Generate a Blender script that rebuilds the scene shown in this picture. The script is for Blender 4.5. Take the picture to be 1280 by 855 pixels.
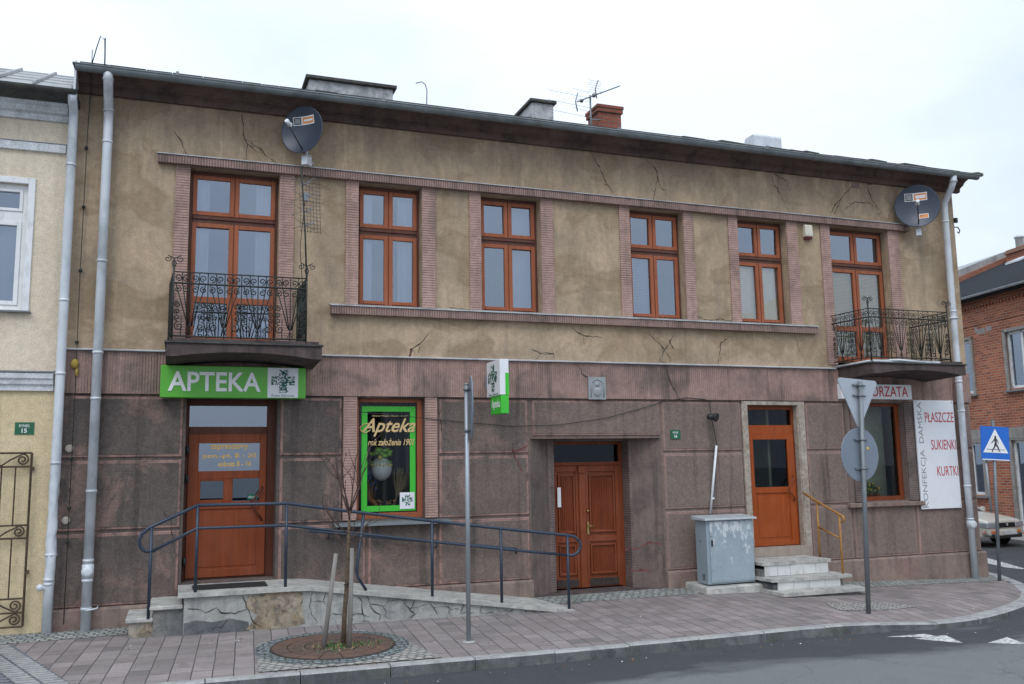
import bpy, bmesh, math, random
from mathutils import Vector, Matrix
R = math.radians
random.seed(7)
for o in list(bpy.data.objects): bpy.data.objects.remove(o)
sc = bpy.context.scene
col = sc.collection
PI = math.pi

# ------------------------------------------------------------------ camera
FPX, PITCH, YAW, ROLL = 1128.67, R(7.8197), R(20.291), R(-0.9748)
CAM = Vector((0.0, -14.2277, 2.15))
_cy, _sy, _cp, _sp = math.cos(YAW), math.sin(YAW), math.cos(PITCH), math.sin(PITCH)
cF = Vector((_sy*_cp, _cy*_cp, _sp)); _r = Vector((_cy, -_sy, 0)); _u = _r.cross(cF)
cR = _r*math.cos(ROLL) + _u*math.sin(ROLL); cU = _u*math.cos(ROLL) - _r*math.sin(ROLL)
cam_d = bpy.data.cameras.new('camera'); cam = bpy.data.objects.new('camera', cam_d); col.objects.link(cam)
M = Matrix.Identity(4)
for i in range(3):
    M[i][0] = cR[i]; M[i][1] = cU[i]; M[i][2] = -cF[i]; M[i][3] = CAM[i]
cam.matrix_world = M
cam_d.sensor_width = 36; cam_d.lens = 36*FPX/1280; cam_d.clip_end = 2000; cam_d.clip_start = 0.05
sc.camera = cam
def W(px, py, Y=0.0):                      # a measured picture point -> the point on the real vertical plane y = Y
    d = cF + cR*((px-640)/FPX) - cU*((py-427.5)/FPX)
    return CAM + d*((Y-CAM.y)/d.y)
# ------------------------------------------------------------------ light
SUN_EL, SUN_AZ = R(48), R(215)
w = bpy.data.worlds.new('World'); sc.world = w; w.use_nodes = True
nt = w.node_tree; N = nt.nodes; L = nt.links
for n in list(N): N.remove(n)
wo = N.new('ShaderNodeOutputWorld'); bg = N.new('ShaderNodeBackground'); bg.inputs[1].default_value = 0.10
sky = N.new('ShaderNodeTexSky'); sky.sky_type = 'NISHITA'; sky.sun_disc = False
sky.sun_elevation = SUN_EL; sky.sun_rotation = SUN_AZ; sky.air_density = 1.0; sky.dust_density = 2.5; sky.ozone_density = 1.5
tc = N.new('ShaderNodeTexCoord'); mp = N.new('ShaderNodeMapping'); mp.inputs['Scale'].default_value = (1, 1, 2.2)
nz = N.new('ShaderNodeTexNoise'); nz.inputs['Scale'].default_value = 1.6; nz.inputs['Detail'].default_value = 6; nz.inputs['Roughness'].default_value = .55
cr = N.new('ShaderNodeValToRGB')
cr.color_ramp.elements[0].position = .32; cr.color_ramp.elements[0].color = (5.1, 6.0, 7.25, 1)
cr.color_ramp.elements[1].position = .60; cr.color_ramp.elements[1].color = (7.2, 7.95, 8.9, 1)
mx = N.new('ShaderNodeMix'); mx.data_type = 'RGBA'; mx.inputs[0].default_value = .93
# the cloud sheet is brighter overhead than near the horizon
sp_ = N.new('ShaderNodeSeparateXYZ'); mr = N.new('ShaderNodeMapRange')
mr.inputs[1].default_value = 0.0; mr.inputs[2].default_value = 0.55; mr.inputs[3].default_value = .84; mr.inputs[4].default_value = 1.1
mr2 = N.new('ShaderNodeMapRange'); mr2.inputs[1].default_value = 0.45; mr2.inputs[2].default_value = 1.0; mr2.inputs[3].default_value = 0.0; mr2.inputs[4].default_value = 0.75
ad = N.new('ShaderNodeMath'); ad.operation = 'ADD'
vm = N.new('ShaderNodeVectorMath'); vm.operation = 'SCALE'
L.new(tc.outputs['Generated'], mp.inputs[0]); L.new(mp.outputs[0], nz.inputs[0]); L.new(nz.outputs[0], cr.inputs[0])
L.new(tc.outputs['Generated'], sp_.inputs[0]); L.new(sp_.outputs[2], mr.inputs[0]); L.new(sp_.outputs[2], mr2.inputs[0])
L.new(cr.outputs[0], vm.inputs[0]); L.new(mr.outputs[0], ad.inputs[0]); L.new(mr2.outputs[0], ad.inputs[1]); L.new(ad.outputs[0], vm.inputs[3])
L.new(sky.outputs[0], mx.inputs[6]); L.new(vm.outputs[0], mx.inputs[7]); L.new(mx.outputs[2], bg.inputs[0]); L.new(bg.outputs[0], wo.inputs[0])
sd = bpy.data.lights.new('sun', 'SUN'); sd.energy = 0.6; sd.angle = R(25); sd.color = (1, .985, .96)
so = bpy.data.objects.new('sun', sd); col.objects.link(so)
_d = Vector((math.sin(SUN_AZ)*math.cos(SUN_EL), math.cos(SUN_AZ)*math.cos(SUN_EL), math.sin(SUN_EL)))
so.rotation_euler = _d.to_track_quat('Z', 'Y').to_euler(); so.location = (0, -20, 30)
sc.view_settings.view_transform = 'Standard'; sc.view_settings.look = 'None'; sc.view_settings.gamma = 1
sc.view_settings.exposure = 0.5
sc.render.resolution_x = 1024; sc.render.resolution_y = 684

# ------------------------------------------------------------------ materials
MATS = {}
def newmat(name):
    m = bpy.data.materials.new(name); m.use_nodes = True
    MATS[name] = m; return m, m.node_tree.nodes, m.node_tree.links, m.node_tree.nodes['Principled BSDF']
def c4(c): return (c[0], c[1], c[2], 1)
class NB:                                   # small helper round a node tree
    def __init__(s, nt): s.n = nt.nodes; s.l = nt.links
    def pos(s, scale=(1, 1, 1), rot=(0, 0, 0), loc=(0, 0, 0), kind='pos'):
        if kind == 'pos': g = s.n.new('ShaderNodeNewGeometry').outputs['Position']
        else: g = s.n.new('ShaderNodeTexCoord').outputs['Object']
        m = s.n.new('ShaderNodeMapping'); m.inputs['Scale'].default_value = scale; m.inputs['Rotation'].default_value = rot; m.inputs['Location'].default_value = loc
        s.l.new(g, m.inputs[0]); return m.outputs[0]
    def noise(s, v, sc_, det=4, rough=.55, dist=0):
        n = s.n.new('ShaderNodeTexNoise'); n.inputs['Scale'].default_value = sc_; n.inputs['Detail'].default_value = det
        n.inputs['Roughness'].default_value = rough; n.inputs['Distortion'].default_value = dist
        s.l.new(v, n.inputs['Vector']); return n.outputs['Fac']
    def ramp(s, f, a, b, ca=(0, 0, 0), cb=(1, 1, 1)):
        r = s.n.new('ShaderNodeValToRGB'); e = r.color_ramp.elements
        e[0].position = a; e[0].color = c4(ca); e[1].position = b; e[1].color = c4(cb)
        s.l.new(f, r.inputs[0]); return r.outputs[0]
    def mix(s, f, a, b, mode='MIX'):
        m = s.n.new('ShaderNodeMix'); m.data_type = 'RGBA'; m.blend_type = mode
        for i, x in ((0, f), (6, a), (7, b)):
            if isinstance(x, (int, float)): m.inputs[i].default_value = x
            elif isinstance(x, tuple): m.inputs[i].default_value = c4(x)
            else: s.l.new(x, m.inputs[i])
        return m.outputs[2]
    def math(s, op, a, b=0.0, c=None):
        m = s.n.new('ShaderNodeMath'); m.operation = op
        for i, x in enumerate((a, b) if c is None else (a, b, c)):
            if isinstance(x, (int, float)): m.inputs[i].default_value = x
            else: s.l.new(x, m.inputs[i])
        return m.outputs[0]
    def sep(s, v):
        x = s.n.new('ShaderNodeSeparateXYZ'); s.l.new(v, x.inputs[0]); return x.outputs
    def comb(s, x, y, z=0.0):
        m = s.n.new('ShaderNodeCombineXYZ')
        for i, q in enumerate((x, y, z)):
            if isinstance(q, (int, float)): m.inputs[i].default_value = q
            else: s.l.new(q, m.inputs[i])
        return m.outputs[0]
    def bump(s, h, strength, dist, prev=None):
        b = s.n.new('ShaderNodeBump'); b.inputs['Strength'].default_value = strength; b.inputs['Distance'].default_value = dist
        s.l.new(h, b.inputs['Height'])
        if prev is not None: s.l.new(prev, b.inputs['Normal'])
        return b.outputs[0]

def plain(name, c, rough=.5, metal=0, spec=.5, var=.12, vs=6, bump=.0, kind='pos', grime=None, gs=3):
    m, n, l, b = newmat(name); q = NB(m.node_tree)
    v = q.pos(kind=kind)
    f = q.noise(v, vs, 5)
    cc = q.mix(q.ramp(f, .3, .7), tuple(x*(1-var) for x in c), tuple(min(1, x*(1+var)) for x in c))
    if grime:
        g = q.ramp(q.noise(q.pos(kind=kind, scale=(1, 1, .5)), gs, 7, .65), .5, .68)
        cc = q.mix(q.math('MULTIPLY', g, .75), cc, grime)
    l.new(cc, b.inputs['Base Color']); b.inputs['Roughness'].default_value = rough; b.inputs['Metallic'].default_value = metal
    b.inputs['Specular IOR Level'].default_value = spec
    if bump: l.new(q.bump(q.noise(v, vs*8, 4), bump, .004), b.inputs['Normal'])
    return m

def plaster(name, base, dark, light, streak=(.1, .08, .06), grain=90, gbump=.35, bigs=.55, sk=.55, stain=.6, rib=None, xramp=None, blotch=None, warm=None, zones=None, worn=0, gr=(.66, 1.32)):
    m, n, l, b = newmat(name); q = NB(m.node_tree); v = q.pos()
    big = q.noise(v, bigs, 7, .6, .4)
    c = q.mix(q.ramp(big, .38, .62), light, base)
    b2 = q.noise(q.pos(loc=(7, 3, 5)), bigs*2.6, 8, .62, .6)
    c = q.mix(q.math('MULTIPLY', q.ramp(b2, .47, .66), stain), c, dark)
    if blotch:
        bl = q.ramp(q.noise(q.pos(loc=(2, 1, 9)), 1.1, 6, .65, .8), .53, .62); c = q.mix(q.math('MULTIPLY', bl, .65), c, blotch)
    for (za, zb, zc, zam) in (zones or ()):   # soot and damp where water has run off ledges and eaves or splashed up from the ground
        zz_ = q.sep(v)[2]; m0 = n.new('ShaderNodeMapRange'); m0.interpolation_type = 'SMOOTHSTEP'; m0.inputs[1].default_value = min(za, zb); m0.inputs[2].default_value = max(za, zb); m0.inputs[3].default_value = 0.0 if zb > za else 1.0; m0.inputs[4].default_value = 1.0 if zb > za else 0.0; l.new(zz_, m0.inputs[0])
        nn0 = q.noise(q.pos(scale=(1.3, 1, .5), loc=(za, 2, zb)), 1.6, 8, .66, .5)
        zf_ = q.math('MULTIPLY', m0.outputs[0], q.ramp(nn0, .40, .60))
        c = q.mix(q.math('MULTIPLY', zf_, zam), c, zc)
    if warm:                                 # old water stains with a darker tide edge
        wn_ = q.noise(q.pos(scale=(.45, 1, .8), loc=(5, 0, 2)), 1.5, 5, .5, .6)
        inside = q.ramp(wn_, .52, .56); edge = q.math('MULTIPLY', inside, q.ramp(wn_, .56, .64, (1, 1, 1), (.35, .35, .35)))
        c = q.mix(q.math('MULTIPLY', edge, .55), c, warm)
    if xramp:                                # the coat was mixed browner at one end of the house
        x = q.sep(v)[0]; mrn = n.new('ShaderNodeMapRange'); mrn.inputs[1].default_value = xramp[0]; mrn.inputs[2].default_value = xramp[1]
        l.new(x, mrn.inputs[0]); wob = q.math('ADD', mrn.outputs[0], q.math('MULTIPLY', q.math('SUBTRACT', big, .5), .9))
        c = q.mix(q.math('MULTIPLY', q.ramp(wob, .2, .8), .7), c, xramp[2])
    st = q.noise(q.pos(scale=(5, 5, .35)), 1.0, 6, .6); c = q.mix(q.math('MULTIPLY', q.ramp(st, .52, .7), sk), c, streak)
    st2 = q.noise(q.pos(scale=(9, 9, .6), loc=(3, 3, 3)), 1.0, 5, .6); c = q.mix(q.math('MULTIPLY', q.ramp(st2, .58, .72), sk*.45), c, tuple(min(1, x*1.5) for x in light))
    g = q.noise(v, grain, 3, .7)
    c = q.mix(1.0, c, q.ramp(g, .25, .75, (gr[0],)*3, (gr[1],)*3), 'MULTIPLY'); c = q.mix(1.0, c, q.ramp(q.noise(v, 11, 6, .7), .3, .7, (.86, .86, .86), (1.13, 1.13, 1.13)), 'MULTIPLY')
    nrm = q.bump(g, gbump, .006); 
    mid = q.noise(v, 6, 5); nrm = q.bump(mid, .25, .02, nrm)
    if rib:
        ax, per = rib; s_ = q.sep(v); s_ = s_[ax]
        jit = q.math('MULTIPLY', q.math('SUBTRACT', q.noise(v, 3, 3), .5), .012)
        ph = q.math('FRACT', q.math('DIVIDE', q.math('ADD', s_, jit), per))
        tri = q.math('ABSOLUTE', q.math('SUBTRACT', ph, .5))          # 0 centre .. .5 groove
        gm = q.ramp(tri, .26, .42)
        wornf = q.ramp(q.noise(q.pos(loc=(9, 9, 9)), .9, 6, .65, .6), .40, .60, (1, 1, 1), (1-worn,)*3)
        gm = q.math('MULTIPLY', gm, wornf)
        c = q.mix(q.math('MULTIPLY', q.math('MULTIPLY', gm, wornf), .55), c, tuple(x*.55 for x in dark))
        nrm = q.bump(q.math('SUBTRACT', 1.0, gm), .7, .010, nrm)
    l.new(c, b.inputs['Base Color']); l.new(nrm, b.inputs['Normal']); b.inputs['Roughness'].default_value = .93; b.inputs['Specular IOR Level'].default_value = .2
    return m

plaster('beige', (.475, .352, .238), (.315, .245, .18), (.525, .392, .268), streak=(.21, .175, .135), sk=.45, stain=.6, bigs=.4, blotch=(.33, .245, .155), warm=(.27, .19, .115), grain=38, gr=(.82, 1.16), gbump=.3, zones=((6.8, 7.7, (.235, .180, .134), .8), (4.3, 4.6, (.25, .20, .145), .5), (4.3, 3.95, (.24, .19, .14), .45)))
plaster('mauve_dark', (.108, .090, .082), (.066, .057, .054), (.145, .117, .105), streak=(.050, .044, .042), sk=.6, bigs=.5, grain=38, gbump=.9, xramp=(1.0, 8.5, (.25, .188, .162)), blotch=(.27, .175, .148), zones=((1.3, -.1, (.24, .17, .147), .55), (2.7, 3.3, (.065, .057, .054), .75)))
plaster('mauve_pink', (.25, .165, .142), (.105, .086, .08), (.36, .22, .19), streak=(.075, .062, .058), sk=.8, bigs=1.9, grain=60, stain=.95, xramp=(3.0, 10, (.30, .21, .18)))
plaster('plinth', (.22, .168, .145), (.115, .095, .086), (.30, .22, .185), streak=(.06, .055, .055), sk=.5, bigs=.8, blotch=(.24, .15, .13))
plaster('rib_vertical', (.34, .225, .192), (.17, .13, .115), (.40, .26, .22), streak=(.08, .068, .064), sk=.75, bigs=.5, stain=.8, rib=(0, .04), worn=.75)
plaster('rib_ledge', (.32, .215, .185), (.16, .122, .11), (.37, .245, .21), streak=(.085, .07, .068), sk=.6, bigs=.9, rib=(0, .04))
plaster('rib_pilaster', (.44, .285, .24), (.25, .18, .158), (.50, .325, .275), streak=(.11, .085, .08), sk=.4, bigs=.9, rib=(2, .042), worn=.5)
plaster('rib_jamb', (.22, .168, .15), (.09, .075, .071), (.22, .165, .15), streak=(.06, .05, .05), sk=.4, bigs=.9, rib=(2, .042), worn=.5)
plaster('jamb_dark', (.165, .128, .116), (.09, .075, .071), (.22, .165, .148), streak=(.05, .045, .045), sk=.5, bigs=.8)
plaster('cornice_brown', (.115, .08, .07), (.06, .045, .041), (.16, .108, .094), streak=(.03, .025, .025), sk=.5, bigs=.9)
plaster('slab_concrete', (.085, .066, .063), (.04, .035, .035), (.12, .09, .085), streak=(.03, .027, .027), sk=.6, bigs=1.5)
plaster('cream', (.70, .60, .46), (.56, .48, .37), (.76, .66, .52), streak=(.42, .36, .27), sk=.35, bigs=.8, grain=60, gbump=.8, stain=.35)
plaster('cream_low', (.66, .53, .33), (.56, .44, .27), (.72, .58, .38), streak=(.44, .35, .21), sk=.3, bigs=.8, grain=60, gbump=.5, stain=.3)
plaster('white_trim', (.66, .68, .70), (.42, .43, .44), (.74, .76, .78), streak=(.36, .36, .36), sk=.35, bigs=1.2, grain=60, stain=.5)
plaster('ramp_plaster', (.36, .36, .34), (.20, .205, .205), (.44, .43, .40), streak=(.15, .15, .15), sk=.5, bigs=1.6, stain=.7, blotch=(.25, .25, .245))
plaster('rubble', (.30, .23, .15), (.11, .10, .09), (.42, .36, .28), streak=(.1, .09, .08), sk=.3, bigs=3.5, stain=.9, gbump=1, blotch=(.42, .40, .36))
plaster('low_grey', (.13, .135, .14), (.07, .075, .08), (.22, .215, .20), streak=(.06, .06, .06), sk=.4, bigs=2.5, stain=.6, blotch=(.28, .26, .22))
plaster('light_concrete', (.42, .41, .38), (.24, .24, .23), (.52, .50, .46), streak=(.22, .21, .2), sk=.3, bigs=2.2, stain=.7)
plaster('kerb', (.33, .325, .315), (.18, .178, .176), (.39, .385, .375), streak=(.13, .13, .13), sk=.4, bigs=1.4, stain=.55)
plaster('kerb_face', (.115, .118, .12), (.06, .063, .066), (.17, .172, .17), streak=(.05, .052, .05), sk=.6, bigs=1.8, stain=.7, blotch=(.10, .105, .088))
plaster('marble', (.36, .30, .245), (.24, .19, .15), (.46, .40, .34), streak=(.3, .25, .2), sk=.2, bigs=5, grain=30, gbump=.05)
plaster('chimney_white', (.40, .41, .42), (.20, .21, .22), (.55, .55, .56), streak=(.16, .16, .17), sk=.6, bigs=2.5, stain=.8)
plaster('lintel_concrete', (.30, .29, .27), (.2, .19, .18), (.36, .34, .32), streak=(.15, .14, .13), sk=.4, bigs=1.5)
def orange_wood(name, c, rough=.38, z=True):
    m, n, l, b = newmat(name); q = NB(m.node_tree)
    f = q.noise(q.pos(scale=(30, 30, 1.2) if z else (1.2, 30, 30)), 1.0, 5, .6)
    cc = q.mix(q.ramp(f, .3, .7), tuple(x*.78 for x in c), tuple(x*1.14 for x in c))
    d = q.ramp(q.noise(q.pos(loc=(4, 4, 4)), 1.7, 5), .45, .75); cc = q.mix(q.math('MULTIPLY', d, .3), cc, tuple(x*.6 for x in c))
    g2 = q.ramp(q.noise(q.pos(scale=(1, 1, .35), loc=(1, 7, 2)), 9, 7, .7), .5, .75); cc = q.mix(q.math('MULTIPLY', g2, .35), cc, tuple(x*.45+.015 for x in c)); fd = q.ramp(q.noise(q.pos(loc=(8, 1, 3)), 2.3, 5, .6), .45, .7); cc = q.mix(q.math('MULTIPLY', fd, .22), cc, tuple(min(1, x*1.1+.06) for x in c))
    l.new(cc, b.inputs['Base Color']); l.new(q.ramp(g2, 0, 1, (rough,)*3, (.75,)*3), b.inputs['Roughness']); b.inputs['Specular IOR Level'].default_value = .22; l.new(q.bump(f, .15, .003), b.inputs['Normal'])
    return m
orange_wood('window_wood', (.35, .108, .050)); orange_wood('window_wood_dark', (.125, .05, .034)); orange_wood('door_brown', (.235, .055, .019)); orange_wood('door_brown_dark', (.11, .034, .018))
orange_wood('door_wood', (.235, .058, .022)); orange_wood('door_orange', (.34, .07, .013)); orange_wood('door_orange_dark', (.22, .05, .015)); orange_wood('stake_wood', (.24, .22, .20), .9)
plain('zinc', (.42, .46, .49), .45, .35, var=.1, vs=3, grime=(.20, .23, .25), gs=2.5)
plain('zinc_light', (.64, .67, .71), .45, .1, var=.1, vs=3, grime=(.30, .33, .35), gs=1.8)
plain('zinc_old', (.20, .225, .235), .55, .25, var=.2, vs=3, grime=(.10, .115, .11), gs=3)
plain('flashing', (.44, .46, .47), .5, .2, var=.2, vs=4, grime=(.16, .16, .16))
plain('steel_pole', (.34, .37, .40), .45, .5, var=.1, vs=3)
plain('steel_dark', (.20, .22, .235), .5, .4, var=.15, vs=3)
plain('sign_back_light', (.42, .46, .51), .5, .1, var=.06, vs=3)
plain('sign_back', (.20, .235, .285), .5, .1, var=.06, vs=3)
plain('iron', (.035, .04, .036), .6, .4, var=.3, vs=20)
plain('iron_rust', (.055, .042, .034), .7, .3, var=.4, vs=20)
plain('iron_brown', (.085, .058, .036), .7, .2, var=.5, vs=25)
plain('wire_grey', (.12, .12, .12), .5, .6)
plain('blue_rail', (.030, .045, .072), .4, .1, var=.15, vs=10)
plain('yellow_rail', (.42, .21, .055), .45, .1, var=.15, vs=10, grime=(.2, .1, .04))
plain('cabinet', (.29, .355, .40), .5, .1, var=.07, vs=3)
plain('cabinet_top', (.42, .45, .47), .5, .1)
plain('green_sign', (.095, .43, .03), .25, 0, var=.03)
plain('green_frame', (.05, .52, .035), .4, 0, var=.03)
plain('dark_green', (.012, .12, .075), .5, 0, var=.05)
plain('green_plate', (.015, .12, .055), .4, 0, var=.1)
plain('white_plastic', (.74, .76, .78), .4, 0, var=.03)
plain('white_paint', (.78, .79, .80), .5, 0, var=.05, grime=(.5, .5, .5), gs=6)
plain('white_board', (.80, .81, .84), .5, 0, var=.03)
plain('letter_white', (.85, .86, .85), .4, 0, var=.02)
plain('letter_red', (.50, .025, .035), .5, 0, var=.03)
plain('letter_grey', (.30, .30, .31), .5, 0, var=.03)
plain('letter_gold', (.70, .50, .24), .5, 0, var=.05)
plain('letter_yellow', (.75, .46, .10), .5, 0, var=.05)
plain('letter_dark', (.07, .07, .08), .5)
plain('orange_print', (.75, .28, .08), .5)
plain('dish_grey', (.050, .062, .090), .38, .1, var=.05)
plain('dark_plastic', (.025, .025, .027), .5, 0)
plain('black_rubber', (.018, .018, .019), .85, 0)
plain('tile_white', (.64, .64, .62), .35, 0, var=.06, grime=(.45, .43, .4), gs=5)
plain('tile_beige', (.36, .29, .24), .5, 0, var=.12)
plain('blue_paint', (.012, .14, .58), .4, 0, var=.03)
plain('brass', (.45, .32, .12), .35, .8)
plain('siren_white', (.66, .60, .50), .45, 0, var=.05)
plain('siren_red', (.15, .03, .03), .3, 0)
plain('curtain', (.78, .79, .80), .9, 0, var=.10, vs=2)
plain('curtain_warm', (.80, .76, .68), .9, 0, var=.06)
plain('blind_gold', (.72, .62, .34), .7, 0, var=.08)
plain('blind_white', (.62, .65, .70), .6, 0, var=.05)
plain('interior_wall', (.16, .145, .13), .9, 0)
plain('interior_green', (.33, .36, .26), .9, 0)
plain('interior_dark', (.04, .038, .036), .9, 0)
plain('bark', (.12, .085, .055), .9, 0, var=.45, vs=30, bump=.5)
plain('twig', (.085, .05, .042), .85, 0, var=.3, vs=20)
plain('leaf_green', (.07, .17, .05), .8, 0, var=.5, vs=40)
plain('egg_white', (.66, .68, .66), .35, 0, var=.03)
plain('egg_yellow', (.62, .5, .10), .5, 0)
plain('bow_green', (.24, .50, .04), .4, 0, var=.3, vs=30)
plain('straw', (.30, .23, .12), .85, 0, var=.4, vs=50)
plain('straw_brown', (.30, .13, .045), .85, 0, var=.4, vs=50)
plain('flower_yellow', (.75, .60, .03), .6, 0, var=.2)
plain('flower_orange', (.55, .22, .05), .6, 0, var=.2)
plain('flower_blue', (.05, .11, .30), .6, 0, var=.3)
plain('roof_dark', (.06, .058, .056), .85, 0, var=.3, vs=10, grime=(.10, .11, .08))
plain('roof_slate', (.022, .025, .030), .95, 0, spec=.1, var=.3, vs=5)
plain('roof_sheet', (.30, .31, .31), .6, .15, var=.2, vs=2, grime=(.16, .16, .16))
plain('car_paint', (.62, .61, .55), .22, .15, var=.02)
plain('car_trim', (.16, .16, .16), .5, 0)
plain('car_glass', (.03, .035, .04), .06, 0, spec=.9)
plain('lamp_glass', (.36, .40, .44), .1, .3, spec=.9, var=.35, vs=30)
plain('indicator', (.55, .13, .02), .2, 0)
plain('number_plate', (.62, .64, .66), .4, 0)
plain('stone_relief', (.30, .32, .33), .75, 0, var=.2, vs=20, bump=.4)
plain('crack', (.05, .04, .032), 1, 0, var=.5, vs=15)
plain('crack_pink', (.19, .09, .07), 1, 0)
plain('graffiti', (.17, .055, .052), .9, 0, var=.5, vs=14)
plain('patch_pale', (.42, .38, .32), .95, 0, var=.2, vs=20)
plain('mustard_foam', (.35, .25, .05), .95, 0, var=.3, vs=40)
def glass(name, refl, tint=(.55, .6, .65), rcol=(.80, .86, .98), ior=1.55, wavy_=.05):
    m, n, l, b = newmat(name); q = NB(m.node_tree)
    n.remove(b); out = n['Material Output']
    g = n.new('ShaderNodeBsdfGlossy'); g.inputs['Color'].default_value = c4(rcol); g.inputs['Roughness'].default_value = .015
    t = n.new('ShaderNodeBsdfTransparent'); t.inputs['Color'].default_value = c4(tint)
    fr = n.new('ShaderNodeFresnel'); fr.inputs[0].default_value = ior
    wv = q.bump(q.noise(q.pos(), 1.3, 2), wavy_, .02); l.new(wv, g.inputs['Normal'])
    f = q.math('MINIMUM', q.math('ADD', q.math('MULTIPLY', fr.outputs[0], 1.0), refl), 1.0)
    ms = n.new('ShaderNodeMixShader'); l.new(f, ms.inputs[0]); l.new(t.outputs[0], ms.inputs[1]); l.new(g.outputs[0], ms.inputs[2]); l.new(ms.outputs[0], out.inputs[0])
    return m
glass('glass_upper', .24, (.58, .62, .68), (.74, .84, 1.0)); glass('glass_low', .22, (.5, .54, .58), (.74, .84, 1), wavy_=.015); glass('glass_shop', -.02, (.92, .94, .94), (.8, .85, .95)); glass('glass_dark', -.01, (.7, .72, .72), (.55, .6, .7), wavy_=.01); glass('glass_warm', .16, (.92, .94, .92), (.85, .88, .95))

def brick_mat(name, c1, c2, mortar, bw, bh, ms, axes='xz', rot=0, offset=.5, bump=.6, loc=(0, 0, 0), rough=.9, kind='pos', dirt=(.1, .09, .09), dk=.4, joint2=None, wobble=.018):
    m, n, l, b = newmat(name); q = NB(m.node_tree)
    v0 = q.pos(rot=(0, 0, rot), loc=loc, kind=kind); s_ = q.sep(v0)
    v = {'xz': q.comb(s_[0], s_[2]), 'yz': q.comb(s_[1], s_[2]), 'xy': q.comb(s_[0], s_[1]), 'yx': q.comb(s_[1], s_[0]),
         'sz': q.comb(q.math('ADD', s_[0], s_[1]), s_[2])}[axes]
    wob = n.new('ShaderNodeTexNoise'); wob.inputs['Scale'].default_value = 2.5 if wobble < .05 else 7; l.new(v, wob.inputs['Vector'])
    va = n.new('ShaderNodeVectorMath'); va.operation = 'MULTIPLY_ADD'; l.new(wob.outputs['Color'], va.inputs[0]); va.inputs[1].default_value = (wobble, wobble, 0); l.new(v, va.inputs[2])
    t = n.new('ShaderNodeTexBrick'); t.offset = offset; t.inputs['Scale'].default_value = 1; t.inputs['Brick Width'].default_value = bw; t.inputs['Row Height'].default_value = bh
    t.inputs['Mortar Size'].default_value = ms; t.inputs['Mortar Smooth'].default_value = .3; t.inputs['Bias'].default_value = 0
    t.inputs['Color1'].default_value = c4(c1); t.inputs['Color2'].default_value = c4(c2); t.inputs['Mortar'].default_value = c4(mortar)
    l.new(va.outputs[0], t.inputs['Vector'])
    c = t.outputs['Color']; g = q.noise(v0, 70, 4, .65)
    if joint2:
        s2 = q.sep(v); fr = q.math('FRACT', q.math('DIVIDE', q.math('ADD', s2[0], q.math('MULTIPLY', wob.outputs['Fac'], .02)), joint2))
        j = q.ramp(fr, .0, .10, (1, 1, 1), (0, 0, 0)); c = q.mix(q.math('MULTIPLY', j, .4), c, mortar)
    if joint2:
        s3 = q.sep(v); cell = q.comb(q.math('FLOOR', q.math('DIVIDE', s3[0], .24)), q.math('FLOOR', q.math('DIVIDE', s3[1], bh)))
        wn = n.new('ShaderNodeTexWhiteNoise'); wn.noise_dimensions = '2D'; l.new(cell, wn.inputs[0])
        c = q.mix(1.0, c, q.ramp(wn.outputs[0], 0, 1, (.82, .81, .81), (1.12, 1.12, 1.12)), 'MULTIPLY')
        c = q.mix(q.math('MULTIPLY', q.ramp(wn.outputs[0], .955, .965), .6), c, (.10, .095, .09))
    c = q.mix(q.math('MULTIPLY', q.ramp(q.noise(v0, .9, 7, .65, .5), .46, .68), dk), c, dirt)
    c = q.mix(q.math('MULTIPLY', q.ramp(q.noise(v0, 4.3, 5, .6), .57, .68), dk*.8), c, tuple(x*.8 for x in dirt))
    c = q.mix(1.0, c, q.ramp(g, .2, .8, (.70, .70, .70), (1.26, 1.26, 1.26)), 'MULTIPLY')
    l.new(c, b.inputs['Base Color']); b.inputs['Roughness'].default_value = rough; b.inputs['Specular IOR Level'].default_value = .25
    h = q.math('SUBTRACT', 1.0, t.outputs['Fac']); l.new(q.bump(g, .3, .004, q.bump(h, bump, .008)), b.inputs['Normal'])
    return m
brick_mat('pavers', (.295, .256, .247), (.25, .22, .213), (.085, .078, .077), .72, .225, .0075, 'yx', rot=R(4), offset=.31, dirt=(.18, .158, .155), dk=.6, joint2=.12)
brick_mat('drive_pavers', (.20, .205, .23), (.165, .165, .185), (.05, .05, .055), .2, .11, .012, 'xy', rot=R(24), dirt=(.12, .12, .13), dk=.4)
brick_mat('setts', (.40, .405, .385), (.25, .26, .26), (.10, .105, .09), .125, .115, .013, 'xy', rot=R(2), offset=.43, bump=1, dirt=(.17, .18, .14), dk=.4, wobble=.09)
brick_mat('ring_setts', (.24, .27, .28), (.17, .20, .21), (.06, .065, .06), .085, .085, .012, 'xy', rot=R(30), offset=.43, bump=1, dirt=(.12, .13, .11), dk=.4, wobble=.10)
brick_mat('pale_setts', (.40, .38, .35), (.31, .295, .28), (.14, .135, .125), .11, .11, .014, 'xy', rot=R(45), offset=.43, bump=.8, dirt=(.2, .2, .18), dk=.3, wobble=.08)
brick_mat('red_brick', (.52, .17, .085), (.29, .085, .048), (.40, .32, .26), .27, .085, .012, 'yz', kind='obj', bump=.8, dirt=(.20, .10, .065), dk=.35)
brick_mat('red_brick_face', (.40, .14, .075), (.25, .08, .05), (.26, .2, .16), .25, .077, .010, 'xz', kind='obj', bump=.8, dirt=(.20, .10, .065), dk=.35)
brick_mat('chimney_brick', (.33, .10, .062), (.24, .075, .05), (.20, .15, .13), .25, .09, .012, 'sz', bump=.8, dirt=(.12, .05, .04), dk=.4)
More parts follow.
